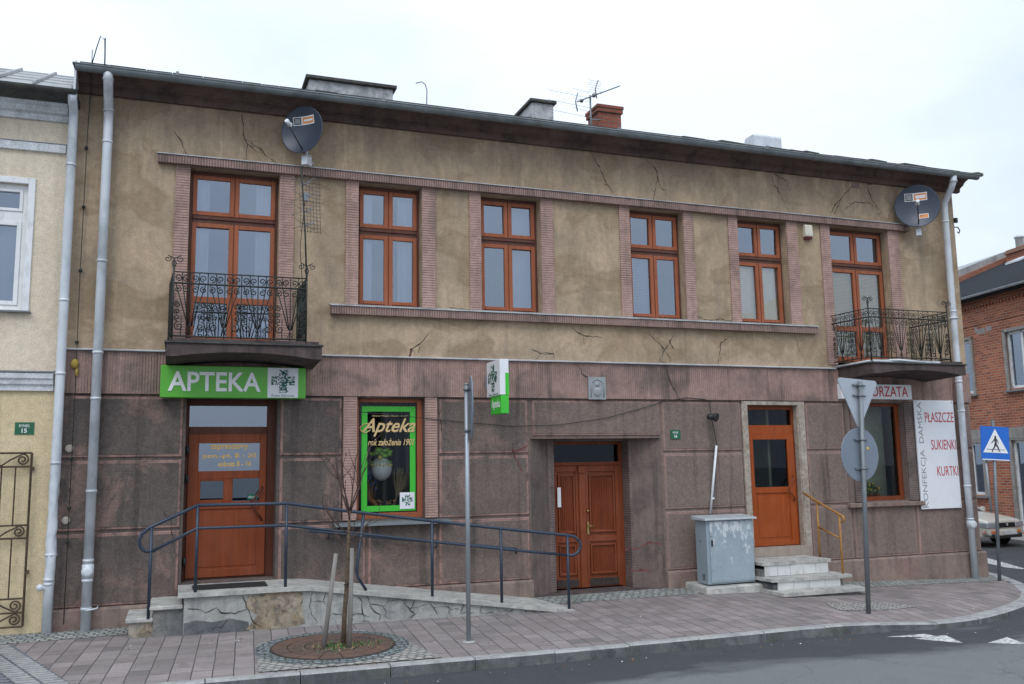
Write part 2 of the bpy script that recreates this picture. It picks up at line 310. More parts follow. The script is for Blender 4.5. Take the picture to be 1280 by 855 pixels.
def asphalt():
    m, n, l, b = newmat('asphalt'); q = NB(m.node_tree); v = q.pos()
    big = q.noise(q.pos(scale=(.5, 1, 1)), .45, 8, .62, .8)
    s_ = q.sep(v)
    # the strip along the kerb is a newer, darker course than the worn wheel track
    ed = n.new('ShaderNodeMapRange'); ed.inputs[1].default_value = -4.6; ed.inputs[2].default_value = -5.6; l.new(s_[1], ed.inputs[0])
    f = q.math('ADD', q.math('MULTIPLY', ed.outputs[0], .30), q.math('MULTIPLY', big, 1.0))
    c = q.mix(q.ramp(f, .56, .70), (.045, .049, .054), (.150, .158, .160))
    c = q.mix(q.math('MULTIPLY', q.ramp(q.noise(v, 2.2, 7, .7), .5, .7), .3), c, (.085, .087, .09))
    g = q.noise(v, 90, 4, .8); c = q.mix(1.0, c, q.ramp(g, .25, .75, (.45, .45, .45), (1.6, 1.6, 1.6)), 'MULTIPLY')
    vo = n.new('ShaderNodeTexVoronoi'); vo.feature = 'DISTANCE_TO_EDGE'; vo.inputs['Scale'].default_value = .55
    va = n.new('ShaderNodeVectorMath'); va.operation = 'MULTIPLY_ADD'; no = n.new('ShaderNodeTexNoise'); no.inputs['Scale'].default_value = 2.5; no.inputs['Detail'].default_value = 6
    l.new(v, no.inputs['Vector']); l.new(no.outputs['Color'], va.inputs[0]); va.inputs[1].default_value = (.8, .8, .8); l.new(v, va.inputs[2]); l.new(va.outputs[0], vo.inputs['Vector'])
    ck = q.ramp(vo.outputs['Distance'], .0, .008, (1, 1, 1), (0, 0, 0)); c = q.mix(q.math('MULTIPLY', ck, .5), c, (.05, .05, .053))
    l.new(c, b.inputs['Base Color']); b.inputs['Roughness'].default_value = .85; l.new(q.bump(g, .8, .006), b.inputs['Normal'])
asphalt()
def cabinet_door():
    m, n, l, b = newmat('cabinet_door'); q = NB(m.node_tree); v = q.pos()
    z = q.sep(v)[2]; f = q.math('ADD', q.noise(q.pos(scale=(1, 1, .6)), 9, 6, .65), q.math('MULTIPLY', q.math('SUBTRACT', z, .7), .22))
    c = q.mix(q.ramp(f, .57, .62), q.mix(q.ramp(q.noise(v, 4, 5), .3, .7), (.29, .35, .395), (.35, .415, .455)), (.58, .62, .64))
    c = q.mix(q.math('MULTIPLY', q.ramp(q.noise(v, 25, 4), .6, .7), .35), c, (.16, .19, .22))
    l.new(c, b.inputs['Base Color']); b.inputs['Roughness'].default_value = .55
cabinet_door()
def grate_mat():
    m, n, l, b = newmat('grate'); q = NB(m.node_tree)
    f = q.noise(q.pos(), 3.2, 6, .65); c = q.mix(q.ramp(f, .35, .65), (.16, .085, .06), (.09, .065, .055))
    c = q.mix(1.0, c, q.ramp(q.noise(q.pos(), 60, 4), .25, .75, (.6, .6, .6), (1.3, 1.3, 1.3)), 'MULTIPLY')
    l.new(c, b.inputs['Base Color']); b.inputs['Roughness'].default_value = .9; l.new(q.bump(q.noise(q.pos(), 40, 4), .7, .01), b.inputs['Normal'])
grate_mat()
def road_paint():
    m, n, l, b = newmat('road_paint'); q = NB(m.node_tree)
    f = q.noise(q.pos(), 22, 6, .7); c = q.mix(q.ramp(f, .42, .56), (.22, .22, .225), (.68, .68, .66))
    l.new(c, b.inputs['Base Color']); b.inputs['Roughness'].default_value = .8
road_paint()
def curtain_noise(): pass

# ------------------------------------------------------------------ mesh helpers
ORG = {}                                   # world origin of every root's tree
def tag(o, label=None, cat=None, group=None, kind=None):
    if label: o['label'] = label
    if cat: o['category'] = cat
    if group: o['group'] = group
    if kind: o['kind'] = kind
    return o
def thing(name, label, cat, loc=(0, 0, 0), rz=0.0, group=None):
    o = bpy.data.objects.new(name, None); col.objects.link(o); o.location = loc; o.rotation_euler = (0, 0, rz)
    o.empty_display_size = .2; ORG[o] = Vector(loc); return tag(o, label, cat, group)
class MB:
    def __init__(s): s.v = []; s.f = []; s.m = []; s.s = []
    def face(s, idx, mi=0, sm=False): s.f.append(tuple(idx)); s.m.append(mi); s.s.append(sm)
    def add(s, pts): i = len(s.v); s.v += [Vector(p) for p in pts]; return i
    def quad(s, a, b, c, d, mi=0): i = s.add((a, b, c, d)); s.face((i, i+1, i+2, i+3), mi)
    def poly(s, pts, mi=0): i = s.add(pts); s.face(range(i, i+len(pts)), mi)
    def box(s, x0, x1, y0, y1, z0, z1, mi=0):
        if x0 > x1: x0, x1 = x1, x0
        if y0 > y1: y0, y1 = y1, y0
        if z0 > z1: z0, z1 = z1, z0
        i = s.add([(x, y, z) for z in (z0, z1) for y in (y0, y1) for x in (x0, x1)])
        for q in ((0, 2, 3, 1), (4, 5, 7, 6), (0, 1, 5, 4), (2, 6, 7, 3), (0, 4, 6, 2), (1, 3, 7, 5)): s.face([i+k for k in q], mi)
    def hexa(s, p, mi=0):                  # 8 points, same order as box
        i = s.add(p)
        for q in ((0, 2, 3, 1), (4, 5, 7, 6), (0, 1, 5, 4), (2, 6, 7, 3), (0, 4, 6, 2), (1, 3, 7, 5)): s.face([i+k for k in q], mi)
    def prism(s, prof, a, b, mi=0, axis='x', caps=True):   # profile of 2-D points swept along an axis
        def P(u, t):
            return {'x': (t, u[0], u[1]), 'y': (u[0], t, u[1]), 'z': (u[0], u[1], t)}[axis]
        n = len(prof); i = s.add([P(u, a) for u in prof]+[P(u, b) for u in prof])
        for k in range(n): s.face((i+k, i+(k+1) % n, i+n+(k+1) % n, i+n+k), mi)
        if caps: s.face([i+k for k in range(n)][::-1], mi); s.face([i+n+k for k in range(n)], mi)
    def tube(s, pts, r, n=8, mi=0, caps=True, closed=False, smooth=True):
        pts = [Vector(p) for p in pts]; m = len(pts)
        rs = r if isinstance(r, (list, tuple)) else [r]*m
        t0 = (pts[1]-pts[0]).normalized(); up = Vector((0, 0, 1)) if abs(t0.z) < .9 else Vector((1, 0, 0))
        a = t0.cross(up).normalized(); i = len(s.v)
        for k in range(m):
            if closed: t = (pts[(k+1) % m]-pts[k-1])
            else: t = (pts[min(k+1, m-1)]-pts[max(k-1, 0)])
            t = t.normalized() if t.length > 1e-9 else t0
            a = (a - t*a.dot(t)); a = a.normalized() if a.length > 1e-6 else t.orthogonal().normalized()
            b = t.cross(a)
            s.v += [pts[k]+(a*math.cos(2*PI*j/n)+b*math.sin(2*PI*j/n))*rs[k] for j in range(n)]
        rng = m if closed else m-1
        for k in range(rng):
            k2 = (k+1) % m
            for j in range(n): s.face((i+k*n+j, i+k*n+(j+1) % n, i+k2*n+(j+1) % n, i+k2*n+j), mi, smooth)
        if caps and not closed: s.face([i+j for j in range(n)][::-1], mi); s.face([i+(m-1)*n+j for j in range(n)], mi)
    def lathe(s, c, prof, n=20, mi=0, ax=Vector((0, 0, 1)), smooth=True, caps=True):   # prof: (radius, height)
        c = Vector(c); ax = Vector(ax).normalized(); a = ax.orthogonal().normalized(); b = ax.cross(a); i = len(s.v)
        for r, h in prof: s.v += [c+ax*h+(a*math.cos(2*PI*j/n)+b*math.sin(2*PI*j/n))*r for j in range(n)]
        for k in range(len(prof)-1):
            for j in range(n): s.face((i+k*n+j, i+k*n+(j+1) % n, i+(k+1)*n+(j+1) % n, i+(k+1)*n+j), mi, smooth)
        if caps: s.face([i+j for j in range(n)][::-1], mi); s.face([i+(len(prof)-1)*n+j for j in range(n)], mi)
    def ball(s, c, r, mi=0, n=12, m=8, sc_=(1, 1, 1)):
        c = Vector(c); i = len(s.v)
        for k in range(m+1):
            th = PI*k/m
            for j in range(n): s.v.append(c+Vector((math.sin(th)*math.cos(2*PI*j/n)*sc_[0], math.sin(th)*math.sin(2*PI*j/n)*sc_[1], math.cos(th)*sc_[2]))*r)
        for k in range(m):
            for j in range(n): s.face((i+k*n+j, i+(k+1)*n+j, i+(k+1)*n+(j+1) % n, i+k*n+(j+1) % n), mi, True)
    def build(s, name, mats, parent=None, local=False, label=None, bevel=0):
        me = bpy.data.meshes.new(name); org = Vector((0, 0, 0))
        if parent is not None: org = ORG[parent]
        vs = s.v if (local or parent is None) else [p-org for p in s.v]
        me.from_pydata([tuple(p) for p in vs], [], s.f)
        if isinstance(mats, str): mats = [mats]
        for mm in mats: me.materials.append(MATS[mm])
        for p, mi, sm in zip(me.polygons, s.m, s.s): p.material_index = mi; p.use_smooth = sm
        me.validate(); me.update()
        o = bpy.data.objects.new(name, me); col.objects.link(o)
        if parent is not None: o.parent = parent; ORG[o] = org
        else: ORG[o] = Vector((0, 0, 0))
        if label: o['label'] = label
        if bevel:
            b = o.modifiers.new('bevel', 'BEVEL'); b.width = bevel; b.segments = 1; b.limit_method = 'ANGLE'
        return o
def structure(name, mb, mats): return tag(mb.build(name, mats), kind='structure')
def solo(name, mb, mats, label, cat, base=None, group=None, bevel=0):     # one mesh that is a thing; origin moved to its base
    if base is not None:
        b = Vector(base); mb.v = [p-b for p in mb.v]
    o = mb.build(name, mats, bevel=bevel)
    if base is not None: o.location = base; ORG[o] = Vector(base)
    return tag(o, label, cat, group)
def mix_pt(a, b, t): return tuple(a[i]+(b[i]-a[i])*t for i in range(3))

def text(mb, s_, origin, u, v, height=None, width=None, extrude=.004, mi=0, shear=0, bold=0, align='LEFT', spacing=1):
    """letters as thin solid shapes; u is the reading direction, v is up"""
    cu = bpy.data.curves.new('t', 'FONT'); cu.body = s_; cu.size = 1; cu.shear = shear; cu.offset = bold; cu.space_character = spacing; cu.resolution_u = 3
    o = bpy.data.objects.new('t', cu); col.objects.link(o); dg = bpy.context.evaluated_depsgraph_get(); me = bpy.data.meshes.new_from_object(o.evaluated_get(dg))
    vs = [p.co.copy() for p in me.vertices]
    if not vs: return
    x0 = min(p.x for p in vs); x1 = max(p.x for p in vs); y0 = min(p.y for p in vs); y1 = max(p.y for p in vs)
    sy = height/(y1-y0) if height else None; sx = width/(x1-x0) if width else sy
    if sy is None: sy = sx
    u = Vector(u).normalized(); v = Vector(v).normalized(); n = u.cross(v); origin = Vector(origin)
    i = mb.add([origin+u*((p.x-x0)*sx)+v*((p.y-y0)*sy)+n*extrude for p in vs])
    for f in me.polygons: mb.face([i+k for k in f.vertices], mi)
    # rim so the letters have thickness
    from collections import Counter
    ec = Counter(); ed = {}
    for f in me.polygons:
        vv = list(f.vertices)
        for a, b in zip(vv, vv[1:]+vv[:1]):
            ec[frozenset((a, b))] += 1; ed[frozenset((a, b))] = (a, b)
    j = mb.add([origin+u*((p.x-x0)*sx)+v*((p.y-y0)*sy) for p in vs])
    for k, c in ec.items():
        if c == 1:
            a, b = ed[k]; mb.face((i+b, i+a, j+a, j+b), mi)
    bpy.data.objects.remove(o); bpy.data.curves.remove(cu); bpy.data.meshes.remove(me)

def wall_holes(mb, x0, x1, z0, z1, yf, yb, holes, mi=0):
    xs = sorted({x0, x1, *[h[0] for h in holes], *[h[1] for h in holes]}); zs = sorted({z0, z1, *[h[2] for h in holes], *[h[3] for h in holes]})
    xs = [x for x in xs if x0 <= x <= x1]; zs = [z for z in zs if z0 <= z <= z1]
    def solid(i, j):
        if i < 0 or j < 0 or i >= len(xs)-1 or j >= len(zs)-1: return False
        cx = (xs[i]+xs[i+1])/2; cz = (zs[j]+zs[j+1])/2
        return not any(h[0] < cx < h[1] and h[2] < cz < h[3] for h in holes)
    for i in range(len(xs)-1):
        for j in range(len(zs)-1):
            if not solid(i, j): continue
            a, b, c, d = xs[i], xs[i+1], zs[j], zs[j+1]
            mb.quad((a, yf, c), (b, yf, c), (b, yf, d), (a, yf, d), mi); mb.quad((b, yb, c), (a, yb, c), (a, yb, d), (b, yb, d), mi)
            if not solid(i-1, j): mb.quad((a, yb, c), (a, yf, c), (a, yf, d), (a, yb, d), mi)
            if not solid(i+1, j): mb.quad((b, yf, c), (b, yb, c), (b, yb, d), (b, yf, d), mi)
            if not solid(i, j-1): mb.quad((a, yb, c), (b, yb, c), (b, yf, c), (a, yf, c), mi)
            if not solid(i, j+1): mb.quad((a, yf, d), (b, yf, d), (b, yb, d), (a, yb, d), mi)
def ribbon(mb, pts, w, mi=0, n=Vector((0, -1, 0)), off=.003, jag=.014):
    """a thin jagged strip lying on a wall: a crack"""
    out = []
    for a, b in zip(pts[:-1], pts[1:]):
        k = max(2, int((Vector(b)-Vector(a)).length/.05))
        for t in range(k): out.append(Vector(a).lerp(Vector(b), t/k)+Vector((random.uniform(-jag, jag), 0, random.uniform(-jag, jag))))
    out.append(Vector(pts[-1]))
    m = len(out); i = len(mb.v)
    for k in range(m):
        t = (out[min(k+1, m-1)]-out[max(k-1, 0)]).normalized(); s_ = t.cross(n).normalized()
        ww = w*(.25+.75*math.sin(PI*min(1, (k+.6)/(m)))**.7)*random.choice((.35, .6, .8, 1.0, 1.25, 1.6))
        mb.v += [out[k]+s_*ww/2+n*off, out[k]-s_*ww/2+n*off]
    for k in range(m-1): mb.face((i+2*k, i+2*k+1, i+2*k+3, i+2*k+2), mi)

# ------------------------------------------------------------------ ground
def gz(x, y): return -.02*min(max(0, -y), 3.9)-.03*min(max(0, x-8), 7.5)
def rz_(x): return -.21-.03*min(max(0, x-8), 4)
g = MB(); xs = [-300, 8, 12, 300]
for a, b in zip(xs[:-1], xs[1:]): g.quad((a, -300, rz_(a)), (b, -300, rz_(b)), (b, 300, rz_(b)), (a, 300, rz_(a)))
structure('road', g, 'asphalt')
KP = [(-16, -3.60), (-8, -3.61), (0, -3.63), (2, -3.70), (4, -3.78), (6, -3.80), (8, -3.78), (9, -3.72), (9.7, -3.69), (10.35, -3.72), (10.9, -3.66), (11.46, -3.51), (12.3, -3.18), (13.06, -2.82), (13.9, -2.32), (14.7, -1.68), (15.5, -.8), (16.2, .4), (16.7, 1.8), (17.1, 4), (18.4, 12), (23, 40)]
def kn(i):
    a = Vector(KP[max(0, i-1)]); b = Vector(KP[min(len(KP)-1, i+1)]); t = (b-a).normalized(); return Vector((-t.y, t.x))
def kwid(x): return .14 if x < 10 else (.16 if x < 10.6 else .24)
def ktop(x, y):
    t = gz(x, y)
    if x > 8.8: t = max(rz_(x)+.03, t-.045*min(1, (x-8.8)/1.5))
    return t
k = MB()
def kpt(s_):                               # s_ = index + fraction along the kerb
    i = min(int(s_), len(KP)-2); f = s_-i; p = Vector(KP[i]).lerp(Vector(KP[i+1]), f); n = kn(i).lerp(kn(i+1), f).normalized(); return p, n
cum = [0]
for a, b in zip(KP[:-1], KP[1:]): cum.append(cum[-1]+(Vector(b)-Vector(a)).length)
def at_len(d):
    for i in range(len(cum)-1):
        if d <= cum[i+1]: return i+(d-cum[i])/(cum[i+1]-cum[i])
    return len(cum)-1.0001
d = 0.35
while d < cum[-1]-1:
    d1 = d+1.0
    if not (6 < d < 40): d1 = d+2.0
    d1 = min(d1, cum[-1]-.01); sub = 3; dz = random.uniform(-.006, .006); dy = random.uniform(-.006, .006)
    rows = []
    for t in range(sub+1):
        dd = d+.006+(d1-d-.012)*t/sub; p, n = kpt(at_len(dd)); wd = kwid(p.x); zt = ktop(p.x, p.y)+dz; zb = rz_(p.x)-.08
        q = p+n*wd; f0 = p+n*dy
        rows.append([(f0.x-n.x*.01, f0.y-n.y*.01, zb), (f0.x, f0.y, zt-.02), (f0.x+n.x*.022, f0.y+n.y*.022, zt), (q.x, q.y, zt), (q.x, q.y, zb)])
    i0 = k.add([p for r_ in rows for p in r_])
    for t in range(sub):
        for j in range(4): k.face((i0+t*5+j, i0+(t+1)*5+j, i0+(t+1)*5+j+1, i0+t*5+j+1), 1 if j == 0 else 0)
    k.face([i0+j for j in range(5)]); k.face([i0+sub*5+j for j in range(5)][::-1])
    d = d1
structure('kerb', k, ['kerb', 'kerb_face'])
sw = MB(); IN = []
for i, (x, y) in enumerate(KP): IN.append((x, .5) if x < 15 else (15.0, max(.5, y)))
prev = None
for i in range(len(KP)-1):
    for t in range(4):
        s0 = i+t/4; s1 = i+(t+1)/4; R0 = []; R1 = []
        for s_, RR in ((s0, R0), (s1-1e-6, R1)):
            p, n = kpt(s_); f = s_-int(s_); ii = int(s_); e = p+n*(kwid(p.x)-.004); q = Vector(IN[ii]).lerp(Vector(IN[min(ii+1, len(IN)-1)]), f)
            for j in range(7):
                c = e.lerp(q, j/6); z = gz(c.x, c.y)
                if j == 0: z = ktop(p.x, p.y)-.004
                RR.append((c.x, c.y, z))
        for j in range(6): sw.quad(R0[j], R1[j], R1[j+1], R0[j+1])
# the seam beneath the slabs
structure('pavement', sw, 'pavers')
def sheet(name, pts, mat, lift, nx=1):
    m_ = MB(); m_.poly([(x, y, gz(x, y)+lift) for x, y in pts]); return structure(name, m_, mat)
cb = MB()
def cbq(a, b, ya, yb): cb.quad((a, ya, gz(a, ya)+.005), (b, yb, gz(b, yb)+.005), (b, 0, gz(b, 0)+.005), (a, 0, gz(a, 0)+.005))
cs = [(-6, -.62), (-2, -.66), (-1, -.64), (-.4, -.62), (3, -.7), (5.6, -.72), (7, -.72), (8, -.72), (9.5, -.74), (12, -.72), (14, -.60), (15.3, -.5), (15.5, -.5)]
for (a, ya), (b, yb) in zip(cs[:-1], cs[1:]): cbq(a, b, ya, yb)
structure('cobble_strip', cb, 'setts')
sheet('driveway', [(-2.1, -.74), (-1.92, -.74), (-.90, -3.46), (-1.15, -3.46), (-16, -3.44), (-16, -.74)], 'drive_pavers', .004)
st = MB()
for off in (0, .24, ):
    a0, a1 = (-1.96+(-off), -.76), (-.92-off, -3.455); dx = .21
    for t in range(24):
        u0, u1 = t/24+.004, (t+1)/24-.002
        p = [(a0[0]+(a1[0]-a0[0])*u, a0[1]+(a1[1]-a0[1])*u) for u in (u0, u1)]
        st.poly([(p[0][0]-dx, p[0][1], gz(0, p[0][1])+.010), (p[1][0]-dx, p[1][1], gz(0, p[1][1])+.010), (p[1][0], p[1][1], gz(0, p[1][1])+.010), (p[0][0], p[0][1], gz(0, p[0][1])+.010)])
structure('driveway_border', st, 'kerb')
sheet('concrete_patch', [(9.45, -2.72), (10.3, -2.86), (10.95, -2.72), (10.75, -2.25), (9.7, -2.1)], 'pale_setts', .006)
mk = MB()
def rp(pts): mk.poly([(x, y, rz_(x)+.004) for x, y in pts])
for pts in ([(9.12, -4.02), (9.85, -3.98), (9.87, -4.20), (9.75, -4.22)], [(9.4, -4.24), (10.05, -4.14), (9.78, -4.70)], [(10.12, -4.78), (10.75, -4.52), (10.55, -5.02)], [(10.85, -5.1), (11.6, -4.8), (11.4, -5.35)], [(11.75, -5.4), (12.5, -5.1), (12.3, -5.7)]): rp(pts)
mk.poly([(17.78, 1.7, rz_(20)+.004), (17.8, 1.3, rz_(20)+.004), (17.92, 1.3, rz_(20)+.004), (20, 5, rz_(20)+.004), (24, 16, rz_(20)+.004), (23.8, 16, rz_(20)+.004)])
structure('road_markings', mk, 'road_paint')
# tree pit
PC = Vector((1.90, -2.46))
rg = MB(); nn_ = 48
for rr0, rr1 in ((.76, .95),):
    for j in range(nn_):
        a, b = 2*PI*j/nn_, 2*PI*(j+1)/nn_
        P = [(PC.x+rr*math.cos(t), max(-3.5, PC.y+rr*math.sin(t))) for rr, t in ((rr0, a), (rr1, a), (rr1, b), (rr0, b))]
        rg.poly([(x, y, gz(x, y)+.008) for x, y in P])
structure('sett_ring', rg, 'ring_setts')
cq = MB(); pc = [(.92, -3.47), (1.0, -2.0), (1.45, -1.55), (2.35, -1.5), (2.75, -2.0), (3.0, -3.56)]
cq.poly([(x, y, gz(x, y)+.0045) for x, y in pc]); structure('sett_surround', cq, 'pale_setts')

# ------------------------------------------------------------------ the house
house = thing('tenement_house', 'two-storey house with brown plaster above, dark mauve rusticated ground floor and two balconies', 'house', (0, 0, 0))
XL, XR = -1.6, 15.3
UP = [(.05, 1.38, 4.05, 6.78), (2.64, 3.69, 4.75, 6.78), (4.73, 5.82, 4.75, 6.78), (7.57, 8.68, 4.75, 6.78), (9.87, 10.98, 4.75, 6.78), (12.02, 13.46, 4.05, 6.78)]
DN = [(.10, 1.42, .55, 3.24), (2.64, 3.73, 1.36, 3.26), (5.56, 8.05, -.35, 2.60), (9.86, 11.04, .40, 3.27), (12.5, 13.55, 1.36, 3.26)]
mb = MB(); wall_holes(mb, XL, XR, 3.93, 7.90, 0, .45, UP)
mb.box(XR-.4, XR, .45, 10, 3.93, 7.9); mb.box(XL, XL+.4, .45, 10, 3.93, 8.0); mb.box(XL, XR, 10, 10.4, -.4, 7.9)
cracks = [((301,138),(305,168),(310,180),(308,200)),((308,175),(325,186),(336,197)),((218,165),(228,178),(232,192)),((738,190),(748,208),(760,232),(766,241)),
 ((806,197),(820,212),(826,235),(832,238)),((822,222),(819,240),(817,252)),((963,216),(968,230),(978,248),(982,258)),((966,217),(975,222),(985,226)),
 ((1072,228),(1058,240),(1044,256),(1036,272)),((1082,228),(1090,250),(1102,266)),((1056,262),(1068,252),(1088,254)),((1042,268),(1050,252)),((1118,258),(1110,270)),
 ((536,418),(524,430),(514,436),(512,445)),((664,437),(676,441),(692,442),(693,448)),((812,418),(826,432),(838,448)),((842,418),(832,436),(824,450)),((836,424),(843,438)),
 ((914,420),(902,428),(899,444),(897,454)),((712,408),(730,420),(752,422)),((995,422),(999,440)),((872,396),(884,400),(900,399),(918,402)),((560,384),(590,388))]
for c in cracks:
    ribbon(mb, [tuple(W(x, y, 0)) for x, y in c], .015, 1)
    if len(c) > 2:
        for k_ in range(2):
            q0 = Vector(W(*c[random.randrange(1, len(c))], 0)); dd = Vector((random.uniform(-.2, .2), 0, random.uniform(-.22, .05)))
            ribbon(mb, [q0, q0+dd*.5+Vector((random.uniform(-.04, .04), 0, 0)), q0+dd], .007, 1, jag=.009)
for c in (((512,446),(514,436)),((1075,226),(1090,230))): ribbon(mb, [tuple(W(x, y, 0)) for x, y in c], .05, 2)
mb.box(12.66, 12.86, -.004, 0, 7.62, 7.74, 3)
mb.build('upper_wall', ['beige', 'crack', 'crack_pink', 'rib_ledge'], house)
mb = MB(); YB = .022
wall_holes(mb, XL, XR, -.4, 3.93, YB, .45, DN)
mb.box(XR-.4, XR, .45, 10, -.4, 3.93); mb.box(XL, XL+.4, .45, 10, -.4, 3.93)
mb.build('lower_wall', 'mauve_dark', house)
def panel(m, x0, x1, z0, z1, r=.05, y=0.0, inner=0):
    c = .012; a = [(x0, z0), (x1, z0), (x1, z1), (x0, z1)]
    def ring(d): return [(x0+d, z0+d), (x1-d, z0+d), (x1-d, z1-d), (x0+d, z1-d)]
    r0, r1, r2 = ring(0), ring(c), ring(c+r); r3 = ring(c+r+.006)
    i = m.add([(p[0], YB-.002, p[1]) for p in r0]+[(p[0], y, p[1]) for p in r1]+[(p[0], y, p[1]) for p in r2]+[(p[0], y-.006, p[1]) for p in r3])
    for b in (0, 4, 8):
        for k_ in range(4): m.face((i+b+k_, i+b+(k_+1) % 4, i+b+4+(k_+1) % 4, i+b+4+k_), 1)
    m.face((i+12, i+13, i+14, i+15), inner)
mb = MB()
rows = [(2.365, 3.255), (1.345, 2.325), (.30, 1.305)]
for zi, (z0, z1) in enumerate(rows):
    if zi < 2: spans = [(-1.59, .06), (1.46, 2.40), (3.97, 5.52), (8.09, 9.74), (11.18, 12.08), (13.82, 14.96), (14.99, 15.29)]
    else: spans = [(-1.59, .06), (1.46, 2.78), (2.82, 3.92), (3.96, 5.52), (8.09, 9.74), (11.18, 12.12), (12.16, 13.66), (13.70, 14.96), (14.99, 15.29)]
    for a, b in spans:
        pn = MB(); panel(pn, a, b, z0, z1, .026 if b-a > .5 else .02); pn.build('wall_panel', ['mauve_dark', 'mauve_pink'], house)
pn = MB(); panel(pn, 5.60, 8.04, 2.645, 3.255, .022); pn.build('wall_panel', ['mauve_dark', 'mauve_pink'], house)
# narrow plain strips at window heads, cracks, scrawl
for c in (((722,456),(728,468),(740,474)),((832,456),(836,475),(846,492),(850,500))): ribbon(mb, [tuple(W(x, y, -.03)) for x, y in c], .018, 2)
for c in (((395,560),(412,590),(424,602)),((205,640),(214,655),(218,690)),((828,690),(830,700),(829,725)),((1045,500),(1032,484),(1028,478)),((548,500),(552,540))): ribbon(mb, [tuple(W(x, y, -.006)) for x, y in c], .012, 2)
for c in (((782,688),(800,684),(812,678),(828,680)),((786,712),(800,713),(812,714)),((640,560),(646,575),(652,590)),((640,566),(660,557))): ribbon(mb, [tuple(W(x, y, -.006 if x > 828 or x < 660 else -.006)) for x, y in c], .03, 3)
mb.build('wall_marks', ['mauve_dark', 'mauve_pink', 'crack', 'graffiti'], house)
for a, b in ((-1.6, .09), (1.43, 5.55), (8.06, 9.78), (11.14, 15.36)):
    mb = MB(); mb.prism([(.02, -.45), (-.06, -.45), (-.055, .26), (-.02, .292), (.02, .292)], a, b)
    if a == 8.06: ribbon(mb, [(8.7, -.055, .25), (8.68, -.055, .1), (8.75, -.055, -.05)], .02, 1, off=.006)
    if a > 11: mb.box(15.3, 15.36, .021, 10, -.45, .27)
    mb.build('plinth', ['plinth', 'crack'], house)
mb = MB(); mb.box(XL, XR+.02, -.03, .02, 3.285, 3.90); mb.build('ribbed_band', 'rib_vertical', house)
mb = MB(); mb.prism([(.01, 3.905), (-.075, 3.905), (-.08, 3.918), (.01, 3.94)], XL, -.22); mb.prism([(.01, 3.905), (-.075, 3.905), (-.08, 3.918), (.01, 3.94)], 1.95, 11.93)
mb.build('band_flashing', 'zinc_light', house)
for a, b, z0, z1, nm in ((-.42, 13.97, 6.79, 6.925, 'lintel_ledge'), (2.2, 11.52, 4.58, 4.715, 'sill_ledge')):
    mb = MB(); mb.box(a, b, -.11, .01, z0, z1)
    o = mb.build(nm, 'rib_ledge', house)
    f = MB(); f.prism([(.01, z1+.03), (-.125, z1+.002), (-.13, z1-.008), (-.128, z1+.006), (.01, z1+.045)], a-.015, b+.015)
    f.build('flashing', 'flashing', o)
for a, b, zb in ((-.16, .045, 4.0), (1.385, 1.61, 4.0), (2.43, 2.635, 4.75), (3.695, 3.92, 4.75), (4.52, 4.725, 4.75), (5.825, 6.06, 4.75), (7.36, 7.565, 4.75), (8.685, 8.9, 4.75), (9.66, 9.865, 4.75), (10.985, 11.24, 4.75), (11.79, 12.015, 4.0), (13.465, 13.75, 4.0)):
    mb = MB(); mb.box(a, b, -.028, .01, zb, 6.79); mb.build('pilaster', 'rib_pilaster', house)
for a, b in ((2.42, 2.635), (3.735, 3.94)):
    mb = MB(); mb.box(a, b, -.012, .02, 1.36, 3.284); mb.build('pilaster', 'rib_pilaster', house)
for a, b in ((12.24, 12.49), (13.56, 13.79)):
    mb = MB(); mb.box(a, b, -.012, .02, 1.36, 3.284); mb.build('pilaster', 'rib_jamb', house)
mb = MB()
mb.prism([(.02, 7.755), (-.06, 7.755), (-.075, 7.77), (-.085, 7.835), (-.10, 7.845), (-.125, 7.85), (-.13, 7.865), (-.17, 7.87), (-.185, 7.90), (-.24, 7.945), (-.33, 7.975), (-.42, 7.985), (-.45, 7.99), (-.45, 8.02), (.02, 8.04)], XL+.01, XR+.16)
mb.prism([(XR-.01, 7.80), (XR+.09, 7.80), (XR+.15, 7.97), (XR+.3, 8.09), (XR-.01, 8.12)], .03, 10, axis='y')
mb.build('cornice', 'cornice_brown', house)
# roof
mb = MB(); pit = .30
def rzf(y): return 8.03+(y+.5)*pit
mb.hexa([(XL, -.5, 7.99), (XR+.35, -.5, 7.99), (XL, 5, rzf(5)-.05), (XR+.35, 5, rzf(5)-.05), (XL, -.5, 8.03), (XR+.35, -.5, 8.03), (XL, 5, rzf(5)), (XR+.35, 5, rzf(5))])
mb.hexa([(XL, 5, rzf(5)-.05), (XR+.35, 5, rzf(5)-.05), (XL, 10.6, 7.99), (XR+.35, 10.6, 7.99), (XL, 5, rzf(5)), (XR+.35, 5, rzf(5)), (XL, 10.6, 8.03), (XR+.35, 10.6, 8.03)])
x = XL+.1
while x < XR+.3:                            # lifted edges of the roofing sheets above the gutter
    hgt = random.choice([.0, .01, .02, .035]) if x > 9 or random.random() < .3 else .004
    ww = random.uniform(.25, .6); mb.hexa([(x, -.53, 8.0), (min(x+ww, XR+.35), -.53, 8.0), (x, -.2, 8.10), (min(x+ww, XR+.35), -.2, 8.10), (x, -.53, 8.035+hgt), (min(x+ww, XR+.35), -.53, 8.038+hgt*.4), (x, -.2, 8.132+hgt*.5), (min(x+ww, XR+.35), -.2, 8.132)])
    x += ww+.01
mb.box(XL, XR, 9.9, 10.38, 7.9, 8.1); mb.prism([(.45, 7.9), (5, 9.5), (9.95, 7.95)], XR-.3, XR-.01); mb.prism([(.45, 7.9), (5, 9.5), (9.95, 7.95)], XL+.01, XL+.3)
mb.build('roof', 'roof_dark', house)
mb = MB()
